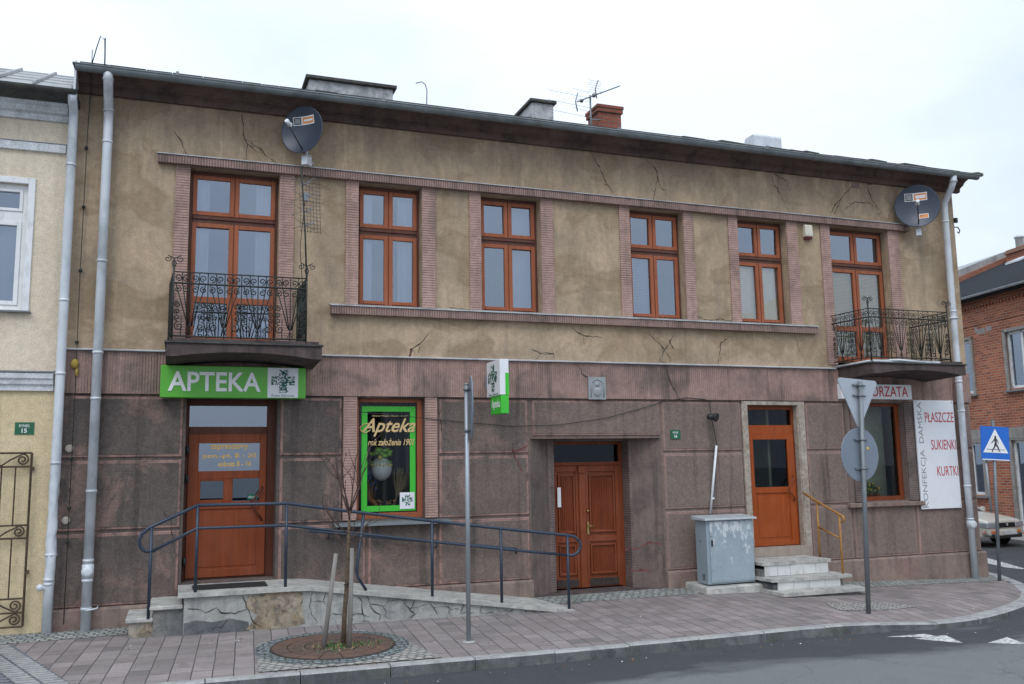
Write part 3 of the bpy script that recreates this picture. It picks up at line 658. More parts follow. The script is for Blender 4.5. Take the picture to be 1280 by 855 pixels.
prof = [(-.56+.075*math.cos(t), 7.955+.075*math.sin(t)) for t in [PI+PI*i/8 for i in range(9)]]
prof2 = [(-.56+.068*math.cos(t), 7.955+.068*math.sin(t)) for t in [2*PI-PI*i/8 for i in range(9)]]
mb.prism(prof+prof2, XL+.05, XR+.14)
mb.tube([(XL+.05, -.635, 7.96), (XR+.14, -.635, 7.96)], .012, 6)
x = XL+.3
while x < XR: mb.prism([(-.56+.08*math.cos(t), 7.955+.08*math.sin(t)) for t in [PI+PI*i/8 for i in range(9)]], x, x+.03); x += 1.05
for x_ in (-.2, 2.9, 7.1, 10.2): mb.box(x_, x_+.04, -.62, -.5, 7.98, 8.03)
mb.build('gutter', 'zinc_old', house)
def chimney(x0, x1, y0, y1, zt, mat, capmat, cap=.1, over=.06, rows=0):
    m_ = MB(); m_.box(x0, x1, y0, y1, 8.3, zt-cap)
    if rows: m_.box(x0-.035, x1+.035, y0-.035, y1+.035, zt-cap-.09, zt-cap-.002)
    o = m_.build('chimney', mat, house, bevel=.008)
    c_ = MB(); c_.box(x0-over, x1+over, y0-over, y1+over, zt-cap, zt); c_.build('chimney_cap', capmat, o, bevel=.01)
chimney(2.2, 3.88, 3, 3.6, 9.85, 'chimney_white', 'roof_dark', .07, .07)
chimney(6.92, 7.42, 3, 4.1, 9.98, 'chimney_white', 'roof_dark', .07, .06)
chimney(8.5, 9.06, 3, 3.55, 10.06, 'chimney_brick', 'chimney_brick', .08, .05, 1)
mb = MB(); mb.prism([(1.0, 8.3), (1.0, 8.93), (1.04, 8.98), (1.35, 8.98), (1.4, 8.88), (1.4, 8.3)], 11.12, 11.80); mb.build('roof_hood', 'zinc_light', house, bevel=.02)
# floor inside and rooms
mb = MB(); mb.box(XL+.4, XR-.4, .45, 10, 3.62, 3.9); mb.box(XL+.4, XR-.4, 4, 4.1, -.4, 3.6); mb.box(XL+.4, XR-.4, 3, 3.1, 3.92, 7.8); mb.box(XL+.4, XR-.4, .45, 10, -.45, -.35)
for x_ in (2.1, 5.2, 8.6, 11.6): mb.box(x_, x_+.12, .46, 4, -.3, 3.6)
for x_ in (2.0, 6.7, 9.3, 11.5): mb.box(x_, x_+.12, .46, 3, 3.92, 7.8)
mb.box(XL+.4, XR-.4, .46, 10, 7.6, 7.75)
mb.build('rooms', 'interior_wall', house)

def bars(m, x0, x1, z0, z1, yf, d, t, mi=0):           # a rectangular ring of four bars
    tl, tr, tb, tt = t if isinstance(t, tuple) else (t,)*4
    m.box(x0, x0+tl, yf, yf+d, z0, z1, mi); m.box(x1-tr, x1, yf, yf+d, z0, z1, mi)
    m.box(x0+tl, x1-tr, yf+.001, yf+d, z0, z0+tb, mi); m.box(x0+tl, x1-tr, yf+.001, yf+d, z1-tt, z1, mi)
def upper_window(x0, x1, z0, z1, curtain=None, door=False):
    lowg = MB()
    yf = .15
    m_ = MB(); bars(m_, x0, x1, z0, z1, yf+.02, .07, (.05, .05, .045, .07), 1)
    mid = (x0+x1)/2
    m_.box(x0+.05, x1-.05, yf+.012, yf+.08, 5.95, 6.085, 1); m_.box(x0+.05, x1-.05, yf-.012, yf+.02, 6.015, 6.05, 1)
    m_.box(mid-.035, mid+.035, yf+.022, yf+.08, z0+.045, z1-.07, 0)
    win = m_.build('balcony_door' if door else 'window', ['window_wood', 'window_wood_dark'], house, bevel=.005)
    s_ = MB(); gl = MB(); wd = .065
    for a, b in ((x0+.045, mid-.008), (mid+.008, x1-.045)):
        for c, d_, top in ((z0+.04, 5.955, 0), (6.08, z1-.065, 1)):
            bars(s_, a, b, c, d_, yf, .06, (wd, wd, wd+(.03 if door and not top else 0), wd))
            if door and not top: s_.box(a+wd, b-wd, yf+.001, yf+.059, 4.70, 4.80)
            tz = random.uniform(-.012, .012); tx = random.uniform(-.006, .006)
            (lowg if curtain in ('gold', 'drape') and not top else gl).quad((a+wd, yf+.035+tx, c+wd), (b-wd, yf+.035-tx, c+wd), (b-wd, yf+.035-tx+tz, d_-wd), (a+wd, yf+.035+tx+tz, d_-wd))
            s_.box(a+wd, b-wd, yf+.03, yf+.045, c+wd, c+wd+.008)
        if not door: s_.box(a+.06, b-.06, yf-.025, yf+.0, z0+.05, z0+.075)
    s_.build('sash', 'window_wood', win, bevel=.004); gl.build('pane', 'glass_upper', win)
    if lowg.f: lowg.build('pane', 'glass_warm', win)
    if door: t = MB(); t.box(x0, x1, -.0, .17, z0-.12, z0-.005); t.build('threshold', 'slab_concrete', win)
    else: t = MB(); t.prism([(.16, z0+.02), (-.02, z0-.0), (-.02, z0-.02), (.16, z0-.015)], x0+.002, x1-.002); t.build('sill', 'flashing', win)
    def wavy(ca, cb_, z_a, z_b, mat, y=yf+.14, amp=.02, n=40, nm='curtain'):
        c_ = MB(); i = c_.add([(ca+(cb_-ca)*t/n, y+.6*amp*math.sin(t*.9+ca*3+.8*math.sin(t*.37))+.6*amp*math.sin(t*.31+ca), z) for z in (z_a, z_b) for t in range(n+1)])
        for t in range(n): c_.face((i+t, i+t+1, i+n+2+t, i+n+1+t), 0, True)
        c_.build(nm, mat, win)
    def blind(ca, cb_, za, zb, mat):
        c_ = MB(); z = za
        while z < zb: c_.hexa([(ca, yf+.10, z), (cb_, yf+.10, z), (ca, yf+.125, z+.016), (cb_, yf+.125, z+.016), (ca, yf+.098, z+.008), (cb_, yf+.098, z+.008), (ca, yf+.121, z+.027), (cb_, yf+.121, z+.027)]); z += .028
        c_.build('blind', mat, win)
    if curtain == 'sheer': k0 = random.uniform(.22, .42); k1 = random.uniform(.2, .45); wavy(x0+.03, x0+k0, z0, z1-.05, 'curtain', amp=.014); wavy(x1-k1, x1-.03, z0, z1-.05, 'curtain', amp=.014)
    if curtain == 'half': wavy(x1-.42, x1-.03, z0, z1-.05, 'curtain', amp=.012, y=yf+.3)
    if curtain == 'blind_left': blind(x0+.05, mid, z0+.05, 5.92, 'blind_white')
    if curtain == 'drape':
        c_ = MB(); c_.poly([(x0+.05, yf+.095, z0), (x1-.05, yf+.095, z0), (x1-.05, yf+.095, 5.35), (mid+.12, yf+.095, 5.15), (mid, yf+.095, 5.0), (x0+.05, yf+.095, 4.95)]); c_.build('blind', 'blind_gold', win)
        wavy(x0+.05, x1-.04, z0, 5.93, 'curtain_warm', y=yf+.115, amp=.008)
    if curtain == 'gold': blind(x0+.05, x1-.05, z0+.05, 5.93, 'blind_gold')
    return win
upper_window(*UP[0], 'sheer', True); upper_window(*UP[1], 'sheer'); upper_window(*UP[2], 'half'); upper_window(*UP[3], 'blind_left'); upper_window(*UP[4], 'drape'); upper_window(*UP[5], 'gold', True)

# pharmacy door
yd = .30
m_ = MB(); bars(m_, .10, 1.42, .55, 3.24, yd+.03, .08, (.05, .13, .03, .10), 1); m_.box(.15, 1.29, yd+.02, yd+.1, 2.70, 2.82, 1)
pd = m_.build('pharmacy_door', ['door_brown', 'door_brown_dark'], house, bevel=.005)
m_ = MB(); bars(m_, .15, 1.29, .58, 2.71, yd, .06, (.15, .10, .12, .14))
m_.box(.30, 1.19, yd+.001, yd+.06, 2.03, 2.15); m_.box(.30, 1.19, yd+.001, yd+.06, 1.58, 1.69); m_.box(.68, .80, yd+.001, yd+.06, 1.69, 2.03)
m_.box(.28, 1.21, yd+.02, yd+.05, .68, 1.6); m_.box(.33, 1.16, yd+.012, yd+.03, .73, 1.55)
bars(m_, .30, .70, 1.685, 2.035, yd+.004, .04, .035)
leaf = m_.build('leaf', 'door_brown', pd, bevel=.006)
m_ = MB()
for q_ in ((.29, 1.20, 2.14, 2.60), (.30, .69, 1.68, 2.04), (.79, 1.20, 1.68, 2.04)): m_.quad((q_[0], yd+.03, q_[2]), (q_[1], yd+.03, q_[2]), (q_[1], yd+.03, q_[3]), (q_[0], yd+.03, q_[3]))
m_.quad((.15, yd+.06, 2.81), (1.29, yd+.06, 2.81), (1.29, yd+.06, 3.15), (.15, yd+.06, 3.15)); m_.build('pane', 'glass_low', pd)
m_ = MB(); m_.tube([(1.23, yd-.01, 1.90), (1.23, yd-.055, 1.88), (1.08, yd-.065, 1.68), (1.08, yd-.065, 1.60), (1.23, yd-.055, 1.42), (1.23, yd-.01, 1.40)], .016, 8); m_.build('handle', 'door_brown_dark', pd)
for z_ in (.78, 2.0, 2.42):
    m_ = MB(); m_.box(.115, .165, yd-.05, yd+.03, z_, z_+.10); m_.tube([(.135, yd-.05, z_-.01), (.135, yd-.05, z_+.11)], .022, 8); m_.build('hinge', 'dark_plastic', pd)
m_ = MB(); text(m_, 'zapraszamy', (.46, yd+.024, 2.455), (1, 0, 0), (0, 0, 1), width=.56, height=.095, extrude=.003, bold=.02)
text(m_, 'pon.-pt. 8 - 20', (.36, yd+.024, 2.33), (1, 0, 0), (0, 0, 1), width=.78, height=.085, extrude=.003, bold=.02); text(m_, 'sobota 8 - 14', (.58, yd+.024, 2.215), (1, 0, 0), (0, 0, 1), width=.48, height=.08, extrude=.003, bold=.02)
m_.build('lettering', 'letter_yellow', pd)
m_ = MB(); m_.box(1.02, 1.17, yd+.018, yd+.026, 1.71, 1.79, 0); text(m_, 'PCHAĆ', (1.04, yd+.017, 1.73), (1, 0, 0), (0, 0, 1), width=.11, height=.04, extrude=.002, mi=1); m_.build('sticker', ['dark_green', 'letter_white'], pd)
# shop window of the pharmacy
yw = .13
m_ = MB(); bars(m_, 2.64, 3.73, 1.36, 3.26, yw, .08, (.05, .09, .09, .06), 0)
pw = m_.build('shop_window', 'window_wood', house, bevel=.005)
m_ = MB(); m_.quad((2.69, yw+.05, 1.44), (3.64, yw+.05, 1.44), (3.64, yw+.05, 3.2), (2.69, yw+.05, 3.2)); m_.build('pane', 'glass_shop', pw)
m_ = MB(); bars(m_, 2.74, 3.62, 1.47, 3.14, yw+.038, .008, (.092, .092, .09, .085)); m_.build('green_border', 'green_frame', pw)
m_ = MB()
text(m_, 'Apteka', (2.74, yw+.03, 2.655), (1, 0, 0), (0, 0, 1), width=.88, height=.29, extrude=.005, shear=.42, bold=.014)
m_.tube([(2.88, yw+.03, 2.76), (2.80, yw+.03, 2.71), (2.73, yw+.03, 2.74), (2.71, yw+.03, 2.80), (2.77, yw+.03, 2.85), (2.90, yw+.03, 2.87)], .010, 6)
text(m_, 'rok założenia 1901', (2.84, yw+.03, 2.51), (1, 0, 0), (0, 0, 1), width=.76, height=.115, extrude=.004, shear=.35, bold=.012)
text(m_, 'Alberta Wojnar Rożen - Bożyk', (2.90, yw+.03, 2.965), (1, 0, 0), (0, 0, 1), width=.60, height=.035, extrude=.003, shear=.3)
m_.build('lettering', 'letter_gold', pw)
def maze_cross(m_, o_, u, v, size, n=15, mi=0, d=.003):
    n = int(n*1.25)
    o_ = Vector(o_); u = Vector(u); v = Vector(v); nr = u.cross(v); c = size/n; rr = random.Random(5); third = n/3
    for i in range(n):
        for j in range(n):
            inc = (third-.5 <= i < 2*third-.5+1) or (third-.5 <= j < 2*third-.5+1)
            if not inc or rr.random() < .38: continue
            p = o_+u*(i*c)+v*(j*c)+nr*d; k_ = c*.98
            m_.poly([p, p+u*k_, p+u*k_+v*k_, p+v*k_], mi)
m_ = MB(); m_.box(3.36, 3.60, yw+.028, yw+.036, 1.50, 1.76, 0); maze_cross(m_, (3.395, yw+.028, 1.555), (1, 0, 0), (0, 0, 1), .17, 11, 1); m_.build('sticker', ['white_board', 'dark_green'], pw)
m_ = MB(); m_.prism([(.1, 1.345), (-.14, 1.315), (-.145, 1.27), (-.13, 1.30), (.1, 1.325)], 2.28, 4.13); m_.box(2.3, 4.11, -.08, .02, 1.27, 1.305); m_.build('sill', 'steel_dark', pw)
m_ = MB(); m_.box(2.5, 3.95, .46, 1.3, 1.0, 1.36, 0); m_.box(2.66, 3.7, .2, .459, 1.33, 1.36, 1)
for i in range(7): m_.tube([(2.66+i*.2, .8+.05*(i % 2), 1.36), (2.66+i*.2, .8+.05*(i % 2), 3.3)], .045, 8, i % 2)
m_.build('display_shelf', ['interior_dark', 'interior_wall'], house)
# display things
EX, EY = 3.11, .40
m_ = MB(); m_.ball((EX, EY, 2.14), .17, 0, 20, 14, (1, 1, 1.12)); 
for a_ in range(20):
    t = 2*PI*a_/20; m_.ball((EX+.166*math.cos(t), EY+.166*math.sin(t), 2.20+.012*math.sin(a_*2)), .018, 1, 6, 4)
    m_.ball((EX+.160*math.cos(t), EY+.160*math.sin(t), 2.25-.008*math.sin(a_*2)), .012, 2, 6, 4)
e = thing('hanging_egg', 'large white decorated egg with a green bow hanging in the pharmacy window', 'egg', (EX, EY, 1.95))
m_.build('shell', ['egg_white', 'egg_yellow', 'bow_green'], e)
m_ = MB()
rn = random.Random(3)
for i in range(26): m_.ball((EX+rn.uniform(-.15, .15), EY+rn.uniform(-.1, .06), 2.40+rn.uniform(-.05, .06)), rn.uniform(.03, .055), 0, 8, 5, (1.2, 1, .7))
m_.ball((EX-.05, EY-.13, 2.32), .04, 1, 8, 6); m_.tube([(EX, EY, 2.4), (EX, EY, 3.25)], .003, 4, 0); m_.build('bow', ['bow_green', 'egg_yellow'], e)
def sheaf(name, label, x, lean, mat, h=.62):
    m_ = MB(); r_ = random.Random(int(x*100))
    for i in range(60):
        a = r_.uniform(-.02, .02); t_ = r_.gauss(0, .09); m_.tube([(x+a, .30+r_.uniform(-.02, .02), 1.37), (x+a*.4+lean*.45, .30, 1.37+h*.45), (x+lean+t_, .32+r_.gauss(0, .03), 1.37+h+r_.uniform(-.1, .08))], [.005, .005, .003], 4, 0)
    for i in range(22): m_.ball((x+r_.gauss(0, .05), .27+r_.gauss(0, .02), 1.42+r_.uniform(0, .22)), r_.uniform(.012, .026), r_.choice([1, 1, 2]), 6, 4)
    return solo(name, m_, [mat, 'straw', 'flower_orange'], label, 'dried flowers', (x, .30, 1.36))
sheaf('straw_sheaf', 'pale straw sheaf leaning right in the pharmacy window below the egg', 3.24, .22, 'straw', .72)
sheaf('dried_bouquet', 'brown dried bouquet leaning left in the pharmacy window below the egg', 3.02, -.2, 'straw_brown', .55)
m_ = MB(); r_ = random.Random(9)
for i in range(26): m_.ball((2.98+r_.gauss(0, .07), .55+r_.gauss(0, .04), 1.98+r_.gauss(0, .09)), r_.uniform(.02, .04), 0, 6, 4)
m_.tube([(2.98, .55, 1.37), (2.98, .55, 1.95)], .008, 5, 1)
solo('blue_flowers', m_, ['flower_blue', 'leaf_green'], 'dark blue flower bunch behind the hanging egg in the pharmacy window', 'flowers', (2.98, .55, 1.36))

# recessed entrance
def jamb_poly(m_, P, z0, z1, mi):
    m_.prism(P, z0, z1, mi, 'z')
m_ = MB(); Y1, Y2 = .36, .62
jamb_poly(m_, [(5.561, .03), (6.02, Y1), (6.02, .7), (5.561, .7)], -.35, 2.598, 0)
jamb_poly(m_, [(8.049, .03), (8.049, .7), (7.64, .7), (7.64, Y1)], -.35, 2.598, 0)
m_.box(6.02, 6.13, Y1+.002, .7, -.35, 2.597, 1); m_.box(7.585, 7.64, Y1+.002, .7, -.35, 2.597, 1); m_.box(6.13, 7.585, Y1+.1, .75, 2.56, 2.70, 0)
ed_ = m_.build('entrance_surround', ['jamb_dark', 'rib_jamb'], house)
m_ = MB(); bars(m_, 6.13, 7.585, 0, 2.56, Y2, .08, (.07, .07, .0, .05), 0); m_.box(6.2, 7.515, Y2-.01, Y2+.07, 2.13, 2.20, 0); m_.box(6.2, 7.515, Y2-.03, Y2, 2.145, 2.17, 0)
ent = m_.build('entrance_door', 'door_wood', house, bevel=.006)
m_ = MB(); m_.quad((6.2, Y2+.04, 2.19), (7.515, Y2+.04, 2.19), (7.515, Y2+.04, 2.51), (6.2, Y2+.04, 2.51)); m_.build('pane', 'glass_dark', ent)
def leafp(x0, x1, name='leaf'):
    m_ = MB(); m_.box(x0, x1, Y2+.03, Y2+.07, .02, 2.13); e_ = .09 if x1-x0 > .5 else .07
    bars(m_, x0, x1, .02, 2.13, Y2, .05, (e_, e_, .16, .10)); m_.box(x0+e_, x1-e_, Y2+.001, Y2+.05, .80, .90)
    for z0, z1 in ((.24, .76), (.96, 1.98)):
        bars(m_, x0+e_+.015, x1-e_-.015, z0, z1, Y2-.012, .05, .03)
        xx = x0+e_+.065
        while xx < x1-e_-.06: m_.prism([(xx, Y2+.032), (xx+.014, Y2+.008), (xx+.028, Y2+.032)], z0+.06, z1-.06, 0, 'z'); xx += .034
    return m_
o = leafp(6.2, 6.735).build('leaf', 'door_wood', ent, bevel=.004)
o = leafp(6.80, 7.515).build('leaf', 'door_wood', ent, bevel=.004)
m_ = MB(); m_.box(6.70, 6.82, Y2-.04, Y2+.0, .02, 2.0); m_.box(6.685, 6.835, Y2-.05, Y2, 2.0, 2.13); m_.build('door_post', 'door_wood', ent, bevel=.008)
m_ = MB(); m_.box(6.845, 6.88, Y2-.02, Y2-.002, .93, 1.15); m_.tube([(6.862, Y2-.02, 1.08), (6.862, Y2-.06, 1.08), (6.96, Y2-.065, 1.07)], .009, 8); m_.lathe((6.862, Y2-.02, 1.34), [(.02, 0), (.022, .012), (.012, .02)], 10, ax=(0, -1, 0)); m_.build('handle', 'brass', ent)
m_ = MB(); m_.box(6.28, 6.345, Y2-.035, Y2-.02, 1.42, 1.76); m_.build('notice', 'white_board', ent)
m_ = MB(); m_.box(6.88, 7.44, Y2-.012, Y2+.001, .04, .17); m_.box(6.25, 6.66, Y2-.012, Y2+.001, .04, .17); m_.build('kick_plate', 'iron_rust', ent)
m_ = MB(); m_.box(5.58, 8.02, -.10, .62, -.3, .0); m_.box(5.9, 7.7, -.16, -.1, -.3, -.0); m_.build('door_step', 'slab_concrete', house)

# shop door
ys = .12
m_ = MB(); m_.box(9.76, 9.88, -.02, .12, .38, 3.27); m_.box(11.02, 11.16, -.02, .12, .38, 3.27); m_.box(9.88, 11.02, -.02, .12, 3.20, 3.27); m_.box(9.86, 9.9, .0, .3, .4, 3.2); m_.box(11.0, 11.04, .0, .3, .4, 3.2)
m_.build('door_surround', 'marble', house, bevel=.006)
m_ = MB(); bars(m_, 9.9, 11.0, .6, 3.2, ys, .08, (.05, .05, .0, .08), 1); m_.box(9.95, 10.95, ys-.002, ys+.08, 2.66, 2.83, 0)
sdr = m_.build('shop_door', ['door_orange', 'door_orange_dark'], house, bevel=.005)
m_ = MB(); bars(m_, 9.95, 10.95, .61, 2.66, ys-.02, .07, (.10, .14, .10, .10)); m_.box(10.05, 10.81, ys-.019, ys+.05, 1.57, 1.68); m_.box(10.04, 10.82, ys+.005, ys+.04, .7, 1.6); m_.box(10.10, 10.76, ys-.004, ys+.01, .76, 1.52)
m_.build('leaf', 'door_orange', sdr, bevel=.006)
m_ = MB(); m_.quad((10.04, ys+.02, 1.67), (10.82, ys+.02, 1.67), (10.82, ys+.02, 2.57), (10.04, ys+.02, 2.57)); m_.quad((9.95, ys+.05, 2.82), (10.95, ys+.05, 2.82), (10.95, ys+.05, 3.13), (9.95, ys+.05, 3.13)); m_.build('pane', 'glass_dark', sdr)
m_ = MB(); m_.tube([(10.88, ys-.03, 1.88), (10.88, ys-.075, 1.86), (10.74, ys-.085, 1.68), (10.74, ys-.085, 1.62), (10.88, ys-.075, 1.44), (10.88, ys-.03, 1.42)], .014, 8); m_.build('handle', 'door_orange_dark', sdr)
m_ = MB()
for i in range(5): m_.box(9.8+i*.27, 9.8+i*.27+.265, -.035, .14, .40, .60)
m_.box(9.79, 11.14, -.03, .13, .36, .597, 1); m_.build('threshold_tiles', ['tile_beige', 'kerb'], house)
m_ = MB(); m_.box(10.62, 10.68, .46, 1.6, .4, 3.2, 0); m_.box(9.5, 9.9, 1.2, 1.6, .4, 1.9, 1); m_.box(9.95, 10.5, 2.2, 2.6, .4, 2.3, 1); m_.build('shop_interior', ['interior_green', 'interior_wall'], house)
# right shop window
m_ = MB(); bars(m_, 12.5, 13.55, 1.36, 3.26, .13, .08, (.05, .09, .08, .06)); rw = m_.build('shop_window', 'door_orange_dark', house, bevel=.005)
m_ = MB(); m_.quad((12.55, .17, 1.44), (13.46, .17, 1.44), (13.46, .17, 3.2), (12.55, .17, 3.2)); m_.build('pane', 'glass_shop', rw)
m_ = MB(); m_.box(12.03, 13.85, -.10, .04, 1.25, 1.335); m_.build('sill', 'plinth', rw, bevel=.01)
m_ = MB(); m_.box(12.4, 13.7, 1.1, 1.14, 1.0, 3.4, 0); m_.box(12.4, 13.7, .46, 1.1, 1.2, 1.36, 1)
m_.quad((13.1, .8, 1.36), (13.55, .6, 1.36), (13.55, .6, 3.3), (13.1, .8, 3.3), 0); m_.build('display_back', ['interior_green', 'interior_wall'], house)
def potted(x, y, label, c, n, sz):
    t = thing('potted_flowers', label, 'flowers', (x, y, 1.36)); m_ = MB(); m_.lathe((x, y, 1.36), [(.05, 0), (.07, .12), (.075, .12), (.06, .125)], 12); m_.build('pot', 'flower_orange', t)
    m_ = MB(); r_ = random.Random(int(x*50))
    for i in range(n):
        px_, py_, pz_ = x+r_.gauss(0, sz), y+r_.gauss(0, sz*.6), 1.36+.18+r_.uniform(0, sz*2.2); m_.ball((px_, py_, pz_), r_.uniform(.02, .035), 0 if r_.random() < .6 else 1, 6, 4); m_.tube([(x, y, 1.46), (px_, py_, pz_)], .004, 4, 1)
    m_.build('bloom', [c, 'leaf_green'], t)
potted(12.95, .42, 'yellow potted flowers standing inside the right-hand shop window', 'flower_yellow', 26, .06)
potted(13.2, .5, 'tan dried twigs in a pot inside the right-hand shop window beside the yellow flowers', 'straw', 18, .05)

# balconies: slab with an arched front, rail of scrollwork
def spiral(c, r, turns=1.35, start=0.0, dirn=1, u=Vector((1, 0, 0)), v=Vector((0, 0, 1)), n=15):
    out = []
    for i in range(n+1):
        t = i/n; a = start+dirn*turns*2*PI*t; rr = r*(1-.78*t); out.append(Vector(c)+u*(rr*math.cos(a))+v*(rr*math.sin(a)))
    return out
def rail_panel(m_, P0, u, length, zb, fans=True):
    u = Vector(u).normalized(); Z = Vector((0, 0, 1)); P0 = Vector(P0); rt = .007; K_ = 1.35
    def at(s_, z): return P0+u*s_+Z*(z-P0.z)
    zt, zs, zl, zm = zb+.96, zb+.80, zb+.05, zb+.37
    m_.tube([at(0, zt), at(length, zt)], .010, 6); m_.tube([at(0, zs), at(length, zs)], .014, 6); m_.tube([at(0, zl), at(length, zl)], .012, 6)
    mod = .2325; n = max(2, round(length/mod)); mod = length/n
    for k_ in range(n+1):
        s_ = k_*mod
        m_.tube([at(s_, zl-.04), at(s_, zt)], .0085, 5)
        for sg in (-1, 1):
            for zc, r_, st_ in ((zs+.078, .052, 0), (zs-.085, .050, 1)):
                c = at(s_+sg*.058, zc)
                if 0 <= s_+sg*.058 <= length: m_.tube(spiral(c, r_, 1.3, -PI/2 if st_ == 0 else PI/2, sg*(1 if st_ == 0 else -1), u, Z, 12), .0078, 4)
        if k_ % 2 == 1 and fans:                  # fan of bars from a low knot
            for dx in (-.20, -.11, .11, .20):
                if -.01 <= s_+dx <= length+.01: m_.tube([at(s_+dx*.12, zl+.14), at(s_+dx, zs)], .0080, 4)
            m_.ball(at(s_, zl+.15), .018, 0, 6, 4, (1, 1, 1.8)); m_.tube([at(s_-.03, zl+.02), at(s_, zl+.13), at(s_+.03, zl+.02)], .006, 4)
        else:                                    # heart of four scrolls
            for sg in (-1, 1):
                for zc, r_, dr in ((zb+.50, .046, 1), (zb+.40, .042, -1), (zb+.19, .068, 1), (zb+.31, .042, -1)):
                    x_ = s_+sg*(r_+.016)
                    if .0 <= x_ <= length: m_.tube(spiral(at(x_, zc), r_, 1.35, PI/2*dr, sg*dr, u, Z, 12), .0082, 4)
        s2 = s_+mod/2
        if s2 < length: m_.tube([at(s2, zt), at(s2, zs)], .0065, 4); m_.tube([at(s2, zl), at(s2, zb+.34)], .006, 4)
def balcony(x0, x1, rx0, rx1, zb, stain=None):
    dY = -1.0
    m_ = MB(); n = 16; zt = 3.925; zl = 3.735
    i = len(m_.v)
    for k_ in range(n+1):
        t = k_/n; x = x0+(x1-x0)*t; a = max(0, math.sin(PI*min(1, max(0, (t-.06)/.88))))
        zlow = zl+.075*a**.8
        m_.v += [Vector((x, dY, zt)), Vector((x, dY, zlow)), Vector((x, dY+.12, zlow)), Vector((x, .02, zlow-.04)), Vector((x, .02, zt))]
    for k_ in range(n):
        for j in range(4): m_.face((i+k_*5+j, i+(k_+1)*5+j, i+(k_+1)*5+j+1, i+k_*5+j+1), 0)
        m_.face((i+k_*5+4, i+(k_+1)*5+4, i+(k_+1)*5, i+k_*5), 0)
    m_.face([i+j for j in range(5)][::-1]); m_.face([i+n*5+j for j in range(5)])
    m_.box(x0-.02, x1+.02, dY-.025, .01, zt+.002, zt+.025, 1); m_.box(x0+.04, x1-.04, dY+.02, .0, zt+.025, zt+.07, 0)
    m_.tube([(x0-.02, dY-.02, zt+.004), (x1+.02, dY-.02, zt+.004)], .011, 5, 1)
    b = m_.build('balcony', ['slab_concrete', 'roof_dark'], house)
    m_ = MB(); yf = dY+.03
    rail_panel(m_, (rx0, yf, zb), (1, 0, 0), rx1-rx0, zb); rail_panel(m_, (rx0-.06, -.02, zb), (.06, yf+.02, 0), math.hypot(.06, yf+.02), zb); rail_panel(m_, (rx1, yf, zb), (-.02, -.02-yf, 0), abs(yf+.02), zb)
    for cx, sx in ((rx0, 1), (rx1, 1)):
        m_.tube([(cx, yf, zb-.02), (cx, yf, zb+1.15)], .014, 6)
        for sg in (-1, 1):
            c = Vector((cx+sg*.085, yf, zb+1.14)); m_.tube([Vector((cx, yf, zb+1.15))]+spiral(c, .05, 1.3, PI/2, sg*1, n=12), .007, 5)
            m_.tube([(cx, yf, zb+1.0), (cx+sg*.03, yf, zb+1.08), (cx, yf, zb+1.14)], .006, 4)
    m_.build('railing', 'iron', b)
    return b
bl = balcony(-.20, 1.93, -.13, 1.70, 3.97)
br = balcony(12.0, 14.2, 11.98, 13.88, 3.99)
m_ = MB(); m_.box(12.0, 13.6, -.985, -.93, 3.955, 3.99); m_.tube([(11.95, 0, 3.95), (11.97, -.9, 3.97), (12.6, -1.0, 3.99), (13.2, -1.0, 3.96)], .022, 6); m_.build('balcony_flashing', 'zinc_light', br)
# downpipes
def downpipe(pts, r, parent, clamps, dent=None):
    m_ = MB(); m_.tube(pts, r, 14)
    for z_ in clamps:
        a = None
        for p, q_ in zip(pts[:-1], pts[1:]):
            if min(p[2], q_[2]) <= z_ <= max(p[2], q_[2]):
                t = (z_-p[2])/(q_[2]-p[2]+1e-9); a = Vector(p).lerp(Vector(q_), t)
        if a: m_.tube([a-Vector((0, 0, .018)), a+Vector((0, 0, .018))], r+.008, 14)
    return m_
P_ = [(-1.12, -.55, 7.92), (-1.12, -.54, 7.84), (-1.12, -.47, 7.78), (-1.12, -.23, 7.50), (-1.12, -.16, 7.38), (-1.12, -.15, 7.2), (-1.12, -.14, -.02)]
m_ = downpipe(P_, .066, house, (7.82, 7.46, 7.0, 5.2, 3.86, 3.2, 1.9, .95, .68, .30)); m_.lathe((-1.12, -.2, .80), [(.075, 0), (.08, .012), (.05, .03), (.02, .032)], 12, ax=(0, -1, 0)); m_.tube([(-1.12, -.14, .72), (-1.12, -.14, .90)], .078, 14)
m_.tube([(-1.12, -.21, .28), (-.98, -.2, .30), (-.98, -.02, .31)], .012, 5); m_.build('downpipe', 'zinc_light', house)
P_ = [(14.80, -.55, 7.92), (14.80, -.54, 7.80), (14.82, -.45, 7.68), (14.88, -.2, 7.46), (14.90, -.16, 7.3), (14.90, -.15, 3.0), (14.90, -.15, -.22)]
m_ = downpipe(P_, .066, house, (7.8, 7.05, 5.15, 3.7, 3.1, 1.6, .95)); m_.lathe((14.90, -.21, .84), [(.075, 0), (.08, .012), (.05, .03), (.02, .032)], 12, ax=(-.3, -1, 0)); m_.tube([(14.9, -.15, .76), (14.9, -.15, .92)], .078, 14); m_.tube([(14.9, -.15, 4.99), (14.9, -.15, 5.03)], .09, 12); m_.build('downpipe', 'zinc_light', house)
m_ = MB(); xw = -1.40
m_.tube([(xw+.06, -.6, 8.2), (xw+.02, -.1, 7.8), (xw, -.07, 7.2), (xw-.01, -.06, 5), (xw, -.06, 3.4), (xw, -.06, .1)], .006, 5)
for z_ in (6.9, 6.0, 5.05, 4.0, 2.35, 1.66, 1.2): m_.box(xw-.03, xw+.01, -.08, .0, z_, z_+.03); m_.ball((xw, -.07, z_+.015), .022, 0, 6, 4)
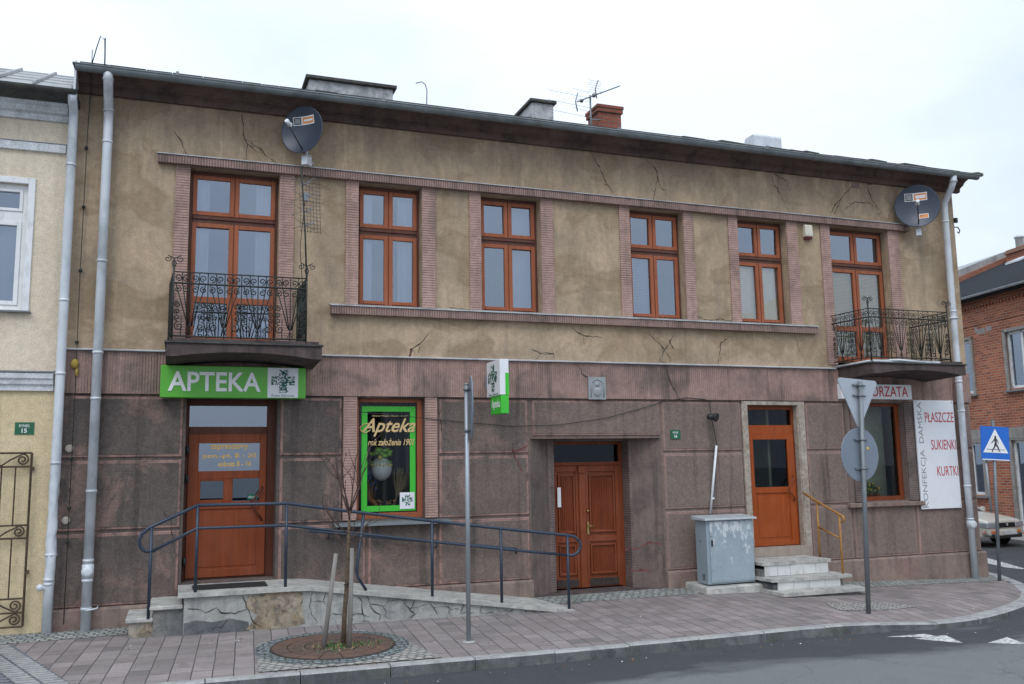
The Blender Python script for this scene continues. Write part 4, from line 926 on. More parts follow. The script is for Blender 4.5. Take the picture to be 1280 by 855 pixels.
for z_ in (2.5, 1.50): m_.lathe((xw-.04, -.02, z_), [(.06, 0), (.05, .01), (.0, .012)], 9, 2, ax=(0, -1, 0))
m_.ball((xw-.02, -.06, 3.70), .055, 1, 8, 6, (1, .8, 1.3)); m_.ball((xw+.01, -.06, 3.58), .03, 1, 8, 6, (.8, .8, 2))
m_.tube([(-1.34, -.56, 8.0), (-1.29, -.5, 8.3), (-1.25, -.5, 8.47), (-1.19, -.5, 8.42), (-1.17, -.55, 8.02)], .008, 5); m_.tube([(-1.17, -.56, 8.0), (-1.185, -.5, 8.45)], .010, 5)
m_.build('lightning_conductor', ['iron', 'mustard_foam', 'patch_pale'], house)
m_ = MB(); a = [W(450, 515, -.03), W(505, 520, -.03), W(560, 526, -.03), W(640, 533, -.03), W(700, 531, -.03), W(760, 522, -.03), W(800, 511, -.03), W(830, 502, -.03)]
m_.tube(a, .006, 4); m_.tube([W(830, 502, -.03), W(858, 497, -.04), W(880, 499, -.04), W(889, 502, -.04)], .006, 4); m_.build('wall_cable', 'dark_plastic', house)
m_ = MB(); m_.tube([(3.89, .4, 8.2), (3.90, .4, 8.70), (3.87, .4, 8.80), (3.80, .4, 8.84), (3.70, .4, 8.80)], .009, 5); m_.build('roof_hook', 'wire_grey', house)
# plaque with a robed bust in relief
m_ = MB(); x0, x1, z0, z1 = 6.64, 6.97, 3.27, 3.66; m_.box(x0, x1, -.055, -.03, z0, z1)
ar = [(x0+.045+.12*(1-math.cos(t)), z1-.16+.12*math.sin(t)) for t in [PI*i/10 for i in range(11)]]
m_.tube([(x0+.045, -.058, z0+.04)]+[(p[0], -.058, p[1]) for p in ar]+[(x1-.045, -.058, z0+.04)], .012, 6)
m_.ball((6.805, -.055, 3.53), .036, 0, 10, 8, (1, .7, 1.2)); m_.ball((6.805, -.05, 3.40), .08, 0, 10, 8, (1, .35, 1.1)); m_.ball((6.805, -.052, 3.54), .05, 0, 10, 8, (1.1, .3, 1.1))
m_.build('relief_plaque', 'stone_relief', house)
m_ = MB(); m_.tube([(15.28, -.02, 7.0), (15.36, -.03, 7.0), (15.41, -.03, 6.94), (15.38, -.03, 6.87), (15.34, -.03, 6.90)], .012, 6); m_.box(15.29, 15.36, -.05, .0, 7.1, 7.2); m_.build('cable_hook', 'iron', house)

# ------------------------------------------------------------------ signs on the house
t = thing('pharmacy_sign', 'long green illuminated box sign reading APTEKA above the left door', 'sign', (.77, -.12, 3.22))
m_ = MB(); m_.box(-.27, 1.80, -.25, -.035, 3.22, 3.69); m_.build('box', 'green_sign', t, bevel=.008)
m_ = MB(); text(m_, 'APTEKA', (-.165, -.251, 3.315), (1, 0, 0), (0, 0, 1), width=1.30, height=.285, extrude=.012, bold=.018); m_.build('lettering', 'letter_white', t)
m_ = MB(); m_.box(1.235, 1.685, -.256, -.2505, 3.23, 3.68, 0); maze_cross(m_, (1.29, -.257, 3.305), (1, 0, 0), (0, 0, 1), .345, 17, 1); text(m_, 'Świat Zdrowia', (1.29, -.257, 3.245), (1, 0, 0), (0, 0, 1), width=.34, height=.045, extrude=.002, mi=1); m_.build('logo_panel', ['white_board', 'dark_green'], t)
t = thing('projecting_sign', 'white and green pharmacy sign sticking out from the wall at right angles', 'sign', (4.82, -.5, 2.98))
m_ = MB(); m_.box(4.75, 4.90, -.80, -.15, 3.27, 3.84); m_.build('box', 'white_board', t, bevel=.006)
m_ = MB(); m_.box(4.765, 4.895, -.795, -.30, 2.98, 3.268); m_.box(4.84, 4.902, -.803, -.799, 3.27, 3.62); m_.build('green_box', 'green_frame', t)
m_ = MB(); maze_cross(m_, (4.749, -.22, 3.34), (0, -1, 0), (0, 0, 1), .44, 15, 0, .002); text(m_, 'Świat Zdrowia', (4.749, -.24, 3.285), (0, -1, 0), (0, 0, 1), width=.46, height=.04, extrude=.002); m_.build('logo', 'dark_green', t)
m_ = MB(); text(m_, 'Apteka', (4.764, -.35, 3.04), (0, -1, 0), (0, 0, 1), width=.40, height=.17, extrude=.003, bold=.01); m_.build('lettering', 'letter_white', t)
m_ = MB(); m_.box(4.80, 4.85, -.16, -.03, 3.5, 3.62); m_.box(4.76, 4.89, -.05, -.031, 3.42, 3.66); m_.build('bracket', 'steel_pole', t)
t = thing('shop_sign', 'pale sign board with dark red capitals under the right balcony', 'sign', (12.8, -.1, 3.33))
m_ = MB(); m_.box(11.94, 13.66, -.15, -.035, 3.325, 3.615); m_.build('board', 'white_board', t, bevel=.005)
m_ = MB(); text(m_, 'MAŁGORZATA', (12.06, -.151, 3.375), (1, 0, 0), (0, 0, 1), width=1.50, height=.20, extrude=.004, bold=.002); m_.build('lettering', 'letter_red', t)
t = thing('clothing_banner', 'tall white board listing womens coats, dresses and jackets near the right corner', 'sign', (14.29, -.05, 1.17))
m_ = MB(); m_.box(13.78, 14.80, -.06, -.03, 1.17, 3.32); m_.build('board', 'white_board', t, bevel=.003)
m_ = MB(); text(m_, 'KONFEKCJA  DAMSKA', (13.99, -.061, 1.20), (0, 0, 1), (-1, 0, 0), width=2.08, height=.15, extrude=.002, mi=0); m_.build('side_lettering', 'letter_grey', t)
m_ = MB()
text(m_, 'PŁASZCZE', (14.03, -.061, 2.88), (1, 0, 0), (0, 0, 1), width=.74, height=.20, extrude=.002); text(m_, 'SUKIENKI', (14.14, -.061, 2.33), (1, 0, 0), (0, 0, 1), width=.64, height=.20, extrude=.002); text(m_, 'KURTKI', (14.24, -.061, 1.81), (1, 0, 0), (0, 0, 1), width=.54, height=.19, extrude=.002)
m_.build('lettering', 'letter_red', t)
m_ = MB()
for x_ in (13.82, 14.76):
    for z_ in (1.21, 3.28): m_.lathe((x_, -.061, z_), [(.012, 0), (.008, .006)], 8, ax=(0, -1, 0))
m_.build('screw', 'steel_dark', t)
def number_plate(x0, x1, z0, z1, num, label, y=-.012):
    m_ = MB(); m_.box(x0, x1, y-.01, y, z0, z1, 0); text(m_, 'RYNEK', (x0+(x1-x0)*.22, y-.011, z0+(z1-z0)*.60), (1, 0, 0), (0, 0, 1), width=(x1-x0)*.56, height=(z1-z0)*.22, extrude=.002, mi=1)
    text(m_, num, (x0+(x1-x0)*.36, y-.011, z0+(z1-z0)*.14), (1, 0, 0), (0, 0, 1), width=(x1-x0)*.28, height=(z1-z0)*.34, extrude=.002, mi=1, bold=.02)
    return solo('address_plate', m_, ['green_plate', 'letter_white'], label, 'sign', ((x0+x1)/2, y, z0))
number_plate(8.24, 8.44, 2.58, 2.74, '16', 'small green address plate on the mauve wall right of the entrance')
number_plate(-2.14, -1.90, 2.70, 2.87, '15', 'small green address plate on the cream house at the left edge', -.002)

# ------------------------------------------------------------------ fittings on the house
def dish(c, rx, ry, az, label, arm_c, prints):
    rt = thing('satellite_dish', label, 'satellite dish', c, az, 'satellite dishes on the facade')
    m_ = MB(); n = 28; rings = 6; i = len(m_.v)     # local: facing -y
    def P(r_, a, back=0): return Vector((rx*r_*math.cos(a), -.09*(1-(r_**2))*-1+(-.0)+back, ry*r_*math.sin(a)))
    for side, back in ((0, 0), (1, .012)):
        b0 = len(m_.v)
        for k_ in range(rings+1):
            for j in range(n): m_.v.append(P(k_/rings, 2*PI*j/n, back)-Vector((0, .09, 0)))
        for k_ in range(rings):
            for j in range(n): m_.face((b0+k_*n+j, b0+k_*n+(j+1) % n, b0+(k_+1)*n+(j+1) % n, b0+(k_+1)*n+j) if side == 0 else (b0+k_*n+j, b0+(k_+1)*n+j, b0+(k_+1)*n+(j+1) % n, b0+k_*n+(j+1) % n), 0, True)
    m_.tube([P(1, 2*PI*j/n, .006)-Vector((0, .09, 0)) for j in range(n)], .009, 6, 0, closed=True)
    m_.build('reflector', 'dish_grey', rt, local=True)
    m_ = MB(); m_.tube([(0, .0, -ry+.02), (0, -.12, -ry*.75), (-.02, -.42, -ry*.18)], .012, 6, 0); m_.tube([(-.02, -.40, -.12*ry), (-.02, -.50, -.0)], .032, 10, 1); m_.ball((-.02, -.40, -.1*ry), .04, 1, 8, 6); m_.build('feed_arm', ['dark_plastic', 'white_plastic'], rt, local=True)
    m_ = MB(); m_.box(-.06, .06, .0, .10, -.10, .12); m_.tube([(0, .06, .1), (0, .07, -ry-.04), (.04, .2, -ry-.1)], .02, 8); m_.box(-.05, .05, .0, .14, -ry-.16, -ry-.02); m_.tube([(.05, .02, -ry), (.12, .0, -ry-.04), (.10, .05, -ry-.12)], .006, 4); m_.build('mount', 'zinc_light', rt, local=True)
    m_ = MB()
    def patch(a, b, c_, d_, mi, off):
        n_ = 6
        i0 = m_.add([(a+(b-a)*p/n_, -.09*(((a+(b-a)*p/n_)/rx)**2+((c_+(d_-c_)*q_/n_)/ry)**2)-off, c_+(d_-c_)*q_/n_) for q_ in range(n_+1) for p in range(n_+1)])
        for q_ in range(n_):
            for p in range(n_): k0 = i0+q_*(n_+1)+p; m_.face((k0, k0+1, k0+n_+2, k0+n_+1), mi)
    for (a, b, c_, d_, kind) in prints:
        w_ = b-a; patch(a, b, c_, d_, 0, .006)
        if kind: patch(a+.012, a+w_*.36, c_+.012, d_-.012, 1, .009); patch(a+.03, a+w_*.36-.018, c_+.03, d_-.03, 3, .011); patch(a+w_*.42, b-.012, c_+.018, d_-.018, 2, .009); patch(a+w_*.48, b-.03, c_+.05, d_-.05, 0, .011)
        else: patch(a+.012, b-.012, c_+.012, d_-.012, 2, .009); text(m_, 'VECTRA', (a+.025, -.03, c_+.028), (1, 0, 0), (0, 0, 1), width=w_-.05, height=d_-c_-.055, extrude=.004, mi=1)
    m_.build('sticker', ['white_board', 'letter_dark', 'orange_print', 'letter_grey'], rt, local=True)
    return rt
dish((1.72, -.32, 7.43), .36, .375, -R(38), 'dark grey satellite dish above the left balcony door', 0, ((-.18, .19, .10, .23, 1),))
dish((13.98, -.34, 7.24), .42, .43, -R(40), 'dark grey satellite dish near the right corner under the eaves', 0, ((-.22, .20, .12, .28, 1), (.02, .20, -.26, -.16, 0)))
def yagi(m_, base, top, boom_a, boom_b, els, r=.004):
    pass
t = thing('balcony_antenna', 'tall television aerial on a mast fixed to the left balcony corner', 'antenna', (1.70, -.97, 4.9))
m_ = MB(); m_.tube([(1.70, -.97, 4.9), (1.67, -.96, 5.6), (1.60, -.95, 6.62)], [.014, .012, .010], 8); m_.tube([(1.66, -.95, 4.6), (1.60, -.94, 5.4), (1.66, -.95, 6.1)], .005, 4); m_.build('mast', 'iron', t)
m_ = MB()
for i in range(4):
    z_ = 5.72+i*.21; xx = 1.655-.012*i*1.2; m_.tube([(xx, -.96, z_), (xx+.13, -1.0, z_+.05)], .010, 5)
    for sg in (-1, 1): m_.tube([(xx+.0, -.99, z_+.02), (xx+sg*.17, -1.12, z_+.07)], .004, 4); m_.tube([(xx+.0, -.99, z_+.02), (xx+sg*.17, -.88, z_-.03)], .004, 4)
m_.box(1.64, 1.70, -1.02, -.96, 6.10, 6.22); m_.build('bow_ties', 'steel_dark', t)
m_ = MB()
for i in range(7): m_.tube([(1.62+.05*i, -.86+.01*i, 5.66), (1.58+.05*i, -.86+.01*i, 6.56)], .003, 4)
for i in range(16): m_.tube([(1.60, -.86, 5.68+i*.058), (1.92, -.80, 5.68+i*.058)], .003, 4)
m_.build('reflector_grid', 'wire_grey', t)
m_ = MB(); 
t = thing('roof_antenna', 'television aerial with long boom on the roof beside the brick chimney', 'antenna', (8.31, 3.0, 9.3))
m_.tube([(8.31, 3, 9.2), (8.31, 3, 10.24)], .022, 8); m_.tube([(8.31, 3, 9.68), (8.55, 3, 9.70)], .015, 6); m_.build('mast', 'steel_dark', t)
m_ = MB(); A = Vector((7.90, 2.8, 9.96)); B = Vector((9.2, 3.3, 10.70)); m_.tube([A, A.lerp(B, .32), B], .016, 6)
pr = (B-A).normalized().cross(Vector((0, 0, 1))).normalized()
for i in range(14):
    c = A.lerp(B, .25+.72*i/13); ln = .30-.012*i; m_.tube([c-pr*ln*.6, c+pr*ln*.6], .004, 4)
m_.tube([(7.90, 2.8, 9.74), (7.86, 2.8, 9.96), (7.92, 2.8, 10.16)], .014, 5); m_.tube([(8.48, 3.02, 10.2), (8.44, 3.0, 10.40), (8.52, 3.0, 10.62)], .014, 5); m_.ball((8.40, 3, 10.25), .05, 0, 8, 6); m_.ball((8.05, 2.9, 10.04), .045, 0, 8, 6); m_.build('boom', 'steel_dark', t)
m_ = MB()
for i in range(6): m_.tube([(7.25, 2.9, 9.75+i*.11), (8.3, 2.9, 9.68+i*.11)] if i in (0, 2, 4) else [(7.85, 2.9, 9.75+i*.11), (8.25, 2.9, 9.7+i*.11)], .0035, 4)
for i in range(6): m_.tube([(8.30, 3.05, 10.35+i*.055), (8.62, 3.05, 10.33+i*.055)], .0035, 4)
m_.build('element', 'wire_grey', t)
t = thing('alarm_siren', 'small cream alarm box with red lamp base high on the wall', 'alarm', (11.47, -.05, 6.45))
m_ = MB(); m_.prism([(0, 6.50), (-.09, 6.50), (-.10, 6.54), (-.09, 6.72), (-.06, 6.75), (0, 6.75)], 11.38, 11.56); m_.build('case', 'siren_white', t, bevel=.01)
m_ = MB(); m_.prism([(-.005, 6.455), (-.07, 6.455), (-.09, 6.50), (-.005, 6.50)], 11.395, 11.545); m_.build('lamp', 'siren_red', t)
t = thing('wall_lamp', 'small round black lamp hanging on its cable above the grey cabinet', 'lamp', (9.05, -.12, 2.88))
P = W(889, 521, -.15); m_ = MB(); m_.ball(P, .075, 0, 12, 8, (1.2, 1, .8)); m_.lathe(P+Vector((.05, -.02, 0)), [(.07, 0), (.085, .05), (.07, .06)], 12, ax=(.5, -1, -.3)); m_.build('head', 'dark_plastic', t)
m_ = MB(); m_.tube([W(887, 500, -.03), W(888, 512, -.06), P], .007, 5); m_.tube([P, W(893, 538, -.05), W(896, 557, -.03)], .006, 5); m_.build('cable', 'dark_plastic', t)
m_ = MB(); m_.tube([W(895.5, 557, -.03), W(888, 642, -.03)], .022, 8); m_.box(9.01, 9.06, -.055, -.005, 1.5, 1.53)
solo('cable_conduit', m_, 'white_plastic', 'thin white conduit slanting down the wall to the grey cabinet', 'pipe', (9.0, -.03, 1.2))

# ------------------------------------------------------------------ ramp with steps and handrail
t = thing('entrance_ramp', 'cracked plastered ramp and steps leading to the pharmacy door', 'ramp', (2.5, -.5, -.02))
FX = [(.14, -1.0), (1.75, -1.0), (3.2, -1.07), (4.7, -1.22), (5.5, -1.32)]
def rampz(x): return .53 if x <= 1.75 else .53-(x-1.75)*(.53+.02)/(5.72-1.75)
m_ = MB()
for (x0, y0), (x1, y1) in zip(FX[:-1], FX[1:]):
    z0, z1 = rampz(x0)-.055, rampz(x1)-.055
    m_.hexa([(x0, y0, -.2), (x1, y1, -.2), (x0, -.005, -.2), (x1, -.005, -.2), (x0, y0, z0), (x1, y1, z1), (x0, -.005, z0), (x1, -.005, z1)], 0)
def fY(x):
    for (x0, y0), (x1, y1) in zip(FX[:-1], FX[1:]):
        if x0 <= x <= x1: return y0+(y1-y0)*(x-x0)/(x1-x0)
    return -1.0
def fp(x, z): return (x, fY(x), z)
m_.poly([fp(.95, .0), fp(1.10, .18), fp(.93, .30), fp(.96, .44), fp(1.2, .47), fp(1.6, .475), fp(1.71, .44), fp(1.70, .2), fp(1.74, .02), fp(1.4, -.02)][::-1], 2)
m_.v[-10:] = [p+Vector((0, -.004, 0)) for p in m_.v[-10:]]
m_.poly([fp(.145, -.05), fp(.145, .14), fp(.3, .17), fp(.5, .13), fp(.75, .16), fp(.98, .10), fp(1.0, -.05)][::-1], 3); m_.v[-7:] = [p+Vector((0, -.003, 0)) for p in m_.v[-7:]]
r_ = random.Random(4)
def fcr(pts, w=.02): ribbon(m_, [fp(*p) for p in pts], w*.6, 1, off=.007, jag=.009)
fcr([(.2, .33), (.35, .30), (.42, .26), (.55, .32), (.62, .25), (.8, .22), (.95, .27)], .022); fcr([(.5, .0), (.55, .08), (.62, .06), (.7, .15)], .02); fcr([(.9, .45), (.95, .3), (1.0, .2), (1.05, .08), (1.15, .02)], .03)
x = 1.85
while x < 5.3:
    h = rampz(x)-.07; pts = [(x, h)]; z = h; xx = x
    while z > 0.03 or len(pts) < 2: xx += r_.uniform(-.07, .09); z -= r_.uniform(.05, .12); pts.append((max(1.8, xx), max(z, 0)))
    fcr(pts, r_.uniform(.010, .022))
    if r_.random() < .8: b_ = r_.choice(pts[1:]); fcr([b_, (b_[0]+r_.uniform(.05, .12), b_[1]+r_.uniform(-.02, .05)), (b_[0]+r_.uniform(.16, .28), min(rampz(b_[0]+.2)-.09, b_[1]+r_.uniform(-.05, .05)))], r_.uniform(.008, .016))
    x += r_.uniform(.13, .32)
m_.box(-.24, .142, -.93, -.005, -.2, .325, 3); m_.box(-.54, -.238, -.90, -.005, -.2, .175, 2)
m_.build('base', ['ramp_plaster', 'crack', 'rubble', 'low_grey'], t)
m_ = MB(); nseg = 26
for i in range(nseg):
    x0 = .06+(5.70-.06)*i/nseg; x1 = .06+(5.70-.06)*(i+1)/nseg
    ys_ = [fY(max(.14, min(5.5, xx)))-.05+r_.uniform(-.004, .004) for xx in (x0, x1)]; zz = [rampz(x0), rampz(x1)]
    if i == 0: pass
    m_.hexa([(x0, ys_[0], zz[0]-.055), (x1, ys_[1], zz[1]-.055), (x0, -.004, zz[0]-.055), (x1, -.004, zz[1]-.055), (x0, ys_[0], zz[0]), (x1, ys_[1], zz[1]), (x0, -.004, zz[0]), (x1, -.004, zz[1])])
m_.build('slab', 'light_concrete', t)
m_ = MB(); m_.box(-.29, .13, -.98, -.005, .325, .38); m_.build('step', 'light_concrete', t, bevel=.012)
m_ = MB(); m_.box(-.58, -.242, -.95, -.005, .175, .235); m_.build('step', 'light_concrete', t, bevel=.012)
m_ = MB(); m_.box(.25, 1.25, -.75, -.25, .531, .545); m_.build('door_mat', 'black_rubber', t)
t = thing('handrail', 'long dark blue steel handrail running along the ramp', 'handrail', (2.5, -1.0, .5))
YR = lambda x: fY(max(.14, min(5.5, x)))+.05
top = [(-.35, 1.40), (.28, 1.69), (1.47, 1.68), (2.5, 1.52), (3.56, 1.365), (4.6, 1.22), (5.64, 1.085)]
m_ = MB()
def rp3(x, z): return (x, YR(x), z)
loopL = [rp3(-.20, 1.47), rp3(-.33, 1.41), rp3(-.42, 1.33), rp3(-.45, 1.24), rp3(-.42, 1.15), rp3(-.36, 1.10), rp3(-.28, 1.10)]
loopR = [rp3(5.64, 1.085), rp3(5.76, 1.06), rp3(5.84, .99), rp3(5.86, .91), rp3(5.82, .83), rp3(5.74, .78), rp3(5.64, .785)]
low = [rp3(-.28, 1.10), rp3(.28, 1.38), rp3(1.47, 1.375), rp3(2.5, 1.22), rp3(3.56, 1.065), rp3(4.6, .92), rp3(5.64, .785)]
pts = [rp3(*p) for p in top[1:]]
m_.tube([rp3(.28, 1.69)]+loopL, .024, 10); m_.tube(pts[:-1]+loopR, .024, 10); m_.tube(low, .021, 10)
m_.build('rail', 'blue_rail', t)
for x_, zt_, zb_ in ((-.30, 1.42, .23), (.28, 1.69, .52), (1.47, 1.68, .52), (2.5, 1.52, .47), (3.56, 1.365, .27), (4.6, 1.22, .13), (5.64, 1.085, -.02)):
    m_ = MB(); y_ = YR(x_)
    if x_ == 2.5: m_.tube([(x_+.06, y_, zt_), (x_-.04, y_, .72), (x_-.03, y_, .62), (x_+.10, y_, .42)], .022, 10)
    else: m_.tube([(x_, y_, zb_), (x_, y_, zt_)], .022, 10)
    m_.build('post', 'blue_rail', t)
m_ = MB(); m_.tube([(1.9, -.10, 1.23), (3.2, -.10, 1.06), (5.1, -.10, .83), (5.25, -.08, .80), (5.27, -.0, .74)], .02, 8)
for x_, z_ in ((2.2, 1.19), (3.9, .975)): m_.tube([(x_, -.10, z_), (x_, -.05, z_-.08), (x_, .0, z_-.09)], .014, 6)
m_.build('wall_rail', 'blue_rail', t)

# ------------------------------------------------------------------ steps and yellow rail by the shop door
t = thing('shop_steps', 'white tiled steps with broken concrete edges at the orange shop door', 'steps', (10.2, -.7, -.1))
m_ = MB(); m_.box(9.50, 11.02, -1.38, -.06, -.25, -.03); m_.box(9.50, 10.95, -1.06, -.06, -.03, .10, 0); m_.box(9.50, 10.85, -.74, -.06, .1, .31, 0)
m_.build('core', 'low_grey', t, bevel=.02)
for x0, x1, y, z0, z1, n in ((9.54, 10.88, -.74, .19, .375, 5), (9.56, 10.86, -1.06, -.0, .14, 4)):
    m_ = MB(); ww = (x1-x0)/n
    for i in range(n): m_.box(x0+i*ww+.004, x0+(i+1)*ww-.004, y-.025, y-.001, z0, z1)
    m_.box(x0, x1, y-.02, y, z0+.002, z1-.002, 1); m_.build('riser_tiles', ['tile_white', 'kerb'], t, bevel=.003)
for x0, x1, y0, z1, zz in ((9.48, 10.93, -.79, .43, .055), (9.44, 11.08, -1.12, .185, .05), (9.42, 11.12, -1.44, .0, .06)):
    m_ = MB(); n = 9; rr = random.Random(int(x1*10))
    P0 = [(x0+(x1-x0)*i/n, y0+rr.uniform(-.012, .02)) for i in range(n+1)]
    for (a, ya), (b, yb) in zip(P0[:-1], P0[1:]): m_.hexa([(a, ya, z1-zz), (b, yb, z1-zz), (a, -.06, z1-zz), (b, -.06, z1-zz), (a, ya, z1), (b, yb, z1), (a, -.06, z1), (b, -.06, z1)])
    m_.build('tread', 'light_concrete', t)
t = thing('yellow_handrail', 'short yellow metal handrail on the right of the shop steps', 'handrail', (10.98, -.7, .1))
a1 = W(1022, 625, -.42); b1 = W(1049, 640, -1.0); xr = 10.99
m_ = MB(); m_.tube([(xr, -.05, a1.z+.12), (xr, -.42, a1.z-.02), (xr, -1.0, b1.z-.04), (xr, -1.10, b1.z-.07), (xr, -1.12, b1.z-.14), (xr, -1.06, b1.z-.17)], .021, 8); m_.tube([(xr, -.42, a1.z-.48), (xr, -1.0, b1.z-.46)], .018, 8); m_.build('rail', 'yellow_rail', t)
for y_, zt_, zb_ in ((-.42, a1.z-.02, .38), (-1.0, b1.z-.04, .12)):
    m_ = MB(); m_.tube([(xr, y_, zb_), (xr, y_, zt_)], .020, 8); m_.build('post', 'yellow_rail', t)

# ------------------------------------------------------------------ electrical cabinet
t = thing('electrical_cabinet', 'grey blue metal utility cabinet with peeling paint on a concrete base', 'cabinet', (8.97, -.48, 0))
m_ = MB(); m_.box(8.50, 9.44, -.63, -.28, .10, 1.17); m_.build('body', 'cabinet', t, bevel=.006)
m_ = MB(); m_.box(8.56, 9.42, -.648, -.632, .13, 1.15); m_.box(8.585, 9.395, -.652, -.648, .155, 1.125)
m_.box(8.575, 8.59, -.665, -.648, .35, .37); m_.box(8.575, 8.59, -.665, -.648, .9, .92); d_ = m_.build('door', 'cabinet_door', t, bevel=.003)
m_ = MB(); m_.box(8.575, 8.60, -.672, -.65, .74, .84); m_.build('handle', 'dark_plastic', d_)
m_ = MB(); m_.hexa([(8.44, -.70, 1.17), (9.49, -.70, 1.17), (8.44, -.24, 1.17), (9.49, -.24, 1.17), (8.45, -.69, 1.205), (9.48, -.69, 1.205), (8.45, -.25, 1.24), (9.48, -.25, 1.24)]); m_.build('roof', 'cabinet_top', t, bevel=.006)
m_ = MB()
for i in range(5): m_.box(8.492, 8.50, -.54, -.46, .17+i*.022, .182+i*.022)
m_.box(8.492, 8.5, -.45, -.42, .80, .83); m_.build('vent', 'steel_dark', t)
m_ = MB(); m_.hexa([(8.34, -.82, -.2), (9.62, -.78, -.2), (8.36, -.06, -.2), (9.6, -.06, -.2), (8.38, -.78, .07), (9.56, -.74, .075), (8.38, -.06, .10), (9.58, -.06, .10)]); m_.build('plinth', 'light_concrete', t, bevel=.02)

# ------------------------------------------------------------------ road signs
def plate_disc(m_, c, r, nrm, th=.012, mi=0):
    m_.lathe(c, [(0.001, 0), (r, 0), (r+.004, th*.5), (r, th), (.001, th)], 36, mi, ax=nrm, smooth=False)
t = thing('sign_post', 'grey steel post with an edge-on round sign standing on the pavement before the ramp', 'road sign', (3.54, -2.88, -.06))
m_ = MB(); m_.tube([(3.54, -2.88, -.08), (3.545, -2.88, 3.22)], .030, 12); m_.tube([(3.545, -2.88, 3.22), (3.545, -2.88, 3.235)], .034, 12); m_.lathe((3.54, -2.88, -.056), [(.10, 0), (.09, .012), (.03, .02)], 10, 1); m_.build('post', ['steel_pole', 'kerb'], t)
a = R(17.3+90-3.0); nv = Vector((math.sin(a), math.cos(a), 0))
m_ = MB(); c = Vector((3.545, -2.88, 2.92))+nv*.05; plate_disc(m_, c, .42, nv, .014); m_.build('plate', 'sign_back', t)
m_ = MB()
for z_ in (2.62, 3.16): m_.tube([(3.545, -2.88, z_-.02), (3.545, -2.88, z_+.02)], .042, 10); m_.tube([Vector((3.545, -2.88, z_)), Vector((3.545, -2.88, z_))+nv*.06], .016, 6)
m_.build('clamp', 'steel_dark', t)
BX, BY = 9.75, -3.0
t = thing('yield_sign_post', 'dark post carrying the grey backs of a triangular and a round road sign', 'road sign', (BX, BY, -.11))
z = lambda py: W(1080, py, BY).z
m_ = MB(); m_.tube([(BX, BY, -.13), (BX, BY, 3.36)], .036, 12); m_.build('post', 'steel_dark', t)
th = R(8); u = Vector((math.cos(th), math.sin(th), 0)); nb = Vector((math.sin(th), -math.cos(th), 0))
def tri_plate(c, side, mi_rim=1):
    m_ = MB(); rr = .05; pts = []
    V = [(-side/2, 0), (side/2, 0), (0, -side*.866)]
    cen = (0, -side*.2887)
    for k_, (vx, vz) in enumerate(V):
        dx, dz = cen[0]-vx, cen[1]-vz; l_ = math.hypot(dx, dz); cx, cz = vx+dx/l_*rr*2, vz+dz/l_*rr*2; a0 = math.atan2(-dz, -dx)
        for s_ in range(-3, 4): pts.append((cx+rr*math.cos(a0+s_*R(20)), cz+rr*math.sin(a0+s_*R(20))))
    pts.sort(key=lambda p: math.atan2(p[1]-cen[1], p[0]-cen[0]))
    Z = Vector((0, 0, 1)); n = len(pts)
    A_ = [c+u*p[0]+Z*p[1] for p in pts]; B_ = [q_-nb*.012 for q_ in A_]
    i = m_.add(A_+B_); m_.face([i+k_ for k_ in range(n)]); m_.face([i+n+k_ for k_ in range(n)][::-1])
    for k_ in range(n): m_.face((i+k_, i+(k_+1) % n, i+n+(k_+1) % n, i+n+k_))
    return m_
c3 = Vector((BX, BY, 3.40))-nb*.05
m_ = tri_plate(c3, .92); m_.build('triangular_plate', 'sign_back_light', t)
m_ = MB(); c = Vector((BX, BY, 2.235))-nb*.062; plate_disc(m_, c, .405, nb, .012); m_.ball(c+nb*.013+u*.17+Vector((0, 0, .1)), .03, 1, 8, 4, (1, .2, .8)); m_.build('round_plate', ['sign_back', 'letter_yellow'], t)
m_ = MB()
for z_ in (3.30, 3.14, 2.46, 2.02):
    m_.tube([(BX, BY, z_-.012), (BX, BY, z_+.012)], .044, 10); p = Vector((BX, BY, z_))-nb*.035
    m_.hexa([p-u*.13+Vector((0, 0, -.012))+nb*.01, p+u*.13+Vector((0, 0, -.012))+nb*.01, p-u*.13-nb*.012+Vector((0, 0, -.012)), p+u*.13-nb*.012+Vector((0, 0, -.012)), p-u*.13+nb*.01+Vector((0, 0, .012)), p+u*.13+nb*.01+Vector((0, 0, .012)), p-u*.13-nb*.012+Vector((0, 0, .012)), p+u*.13-nb*.012+Vector((0, 0, .012))])
    for sg in (-1, 1): m_.lathe(p+u*.12*sg+nb*.012, [(.012, 0), (.012, .012)], 6, ax=nb)
m_.build('clamp', 'steel_dark', t)
t.rotation_euler = (0, R(2.4), 0)
CX, CY = 15.10, -.54
t = thing('crossing_sign', 'blue square pedestrian crossing sign on a post at the right corner', 'road sign', (CX, CY, -.22))
m_ = MB(); m_.tube([(CX, CY, -.24), (CX, CY, 2.9)], .033, 12); m_.build('post', 'steel_dark', t)
a = R(191); nf = Vector((math.sin(a), math.cos(a), 0)); uu = Vector((0, 0, 1)).cross(nf)*1.0; Z = Vector((0, 0, 1))
pc = W(1248.5, 553.5, CY); pc = Vector((CX, CY, pc.z-.01))+nf*.05
m_ = MB(); hw, hh = .31, .335
def pp(x, z_, d): return pc+uu*x+Z*z_+nf*d
def plq(pts, d, mi): m_.poly([pp(x, z_, d) for x, z_ in pts], mi)
m_.hexa([pp(-hw, -hh, 0), pp(hw, -hh, 0), pp(-hw, -hh, -.015), pp(hw, -hh, -.015), pp(-hw, hh, 0), pp(hw, hh, 0), pp(-hw, hh, -.015), pp(hw, hh, -.015)], 0)
m_.build('plate', 'blue_paint', t)
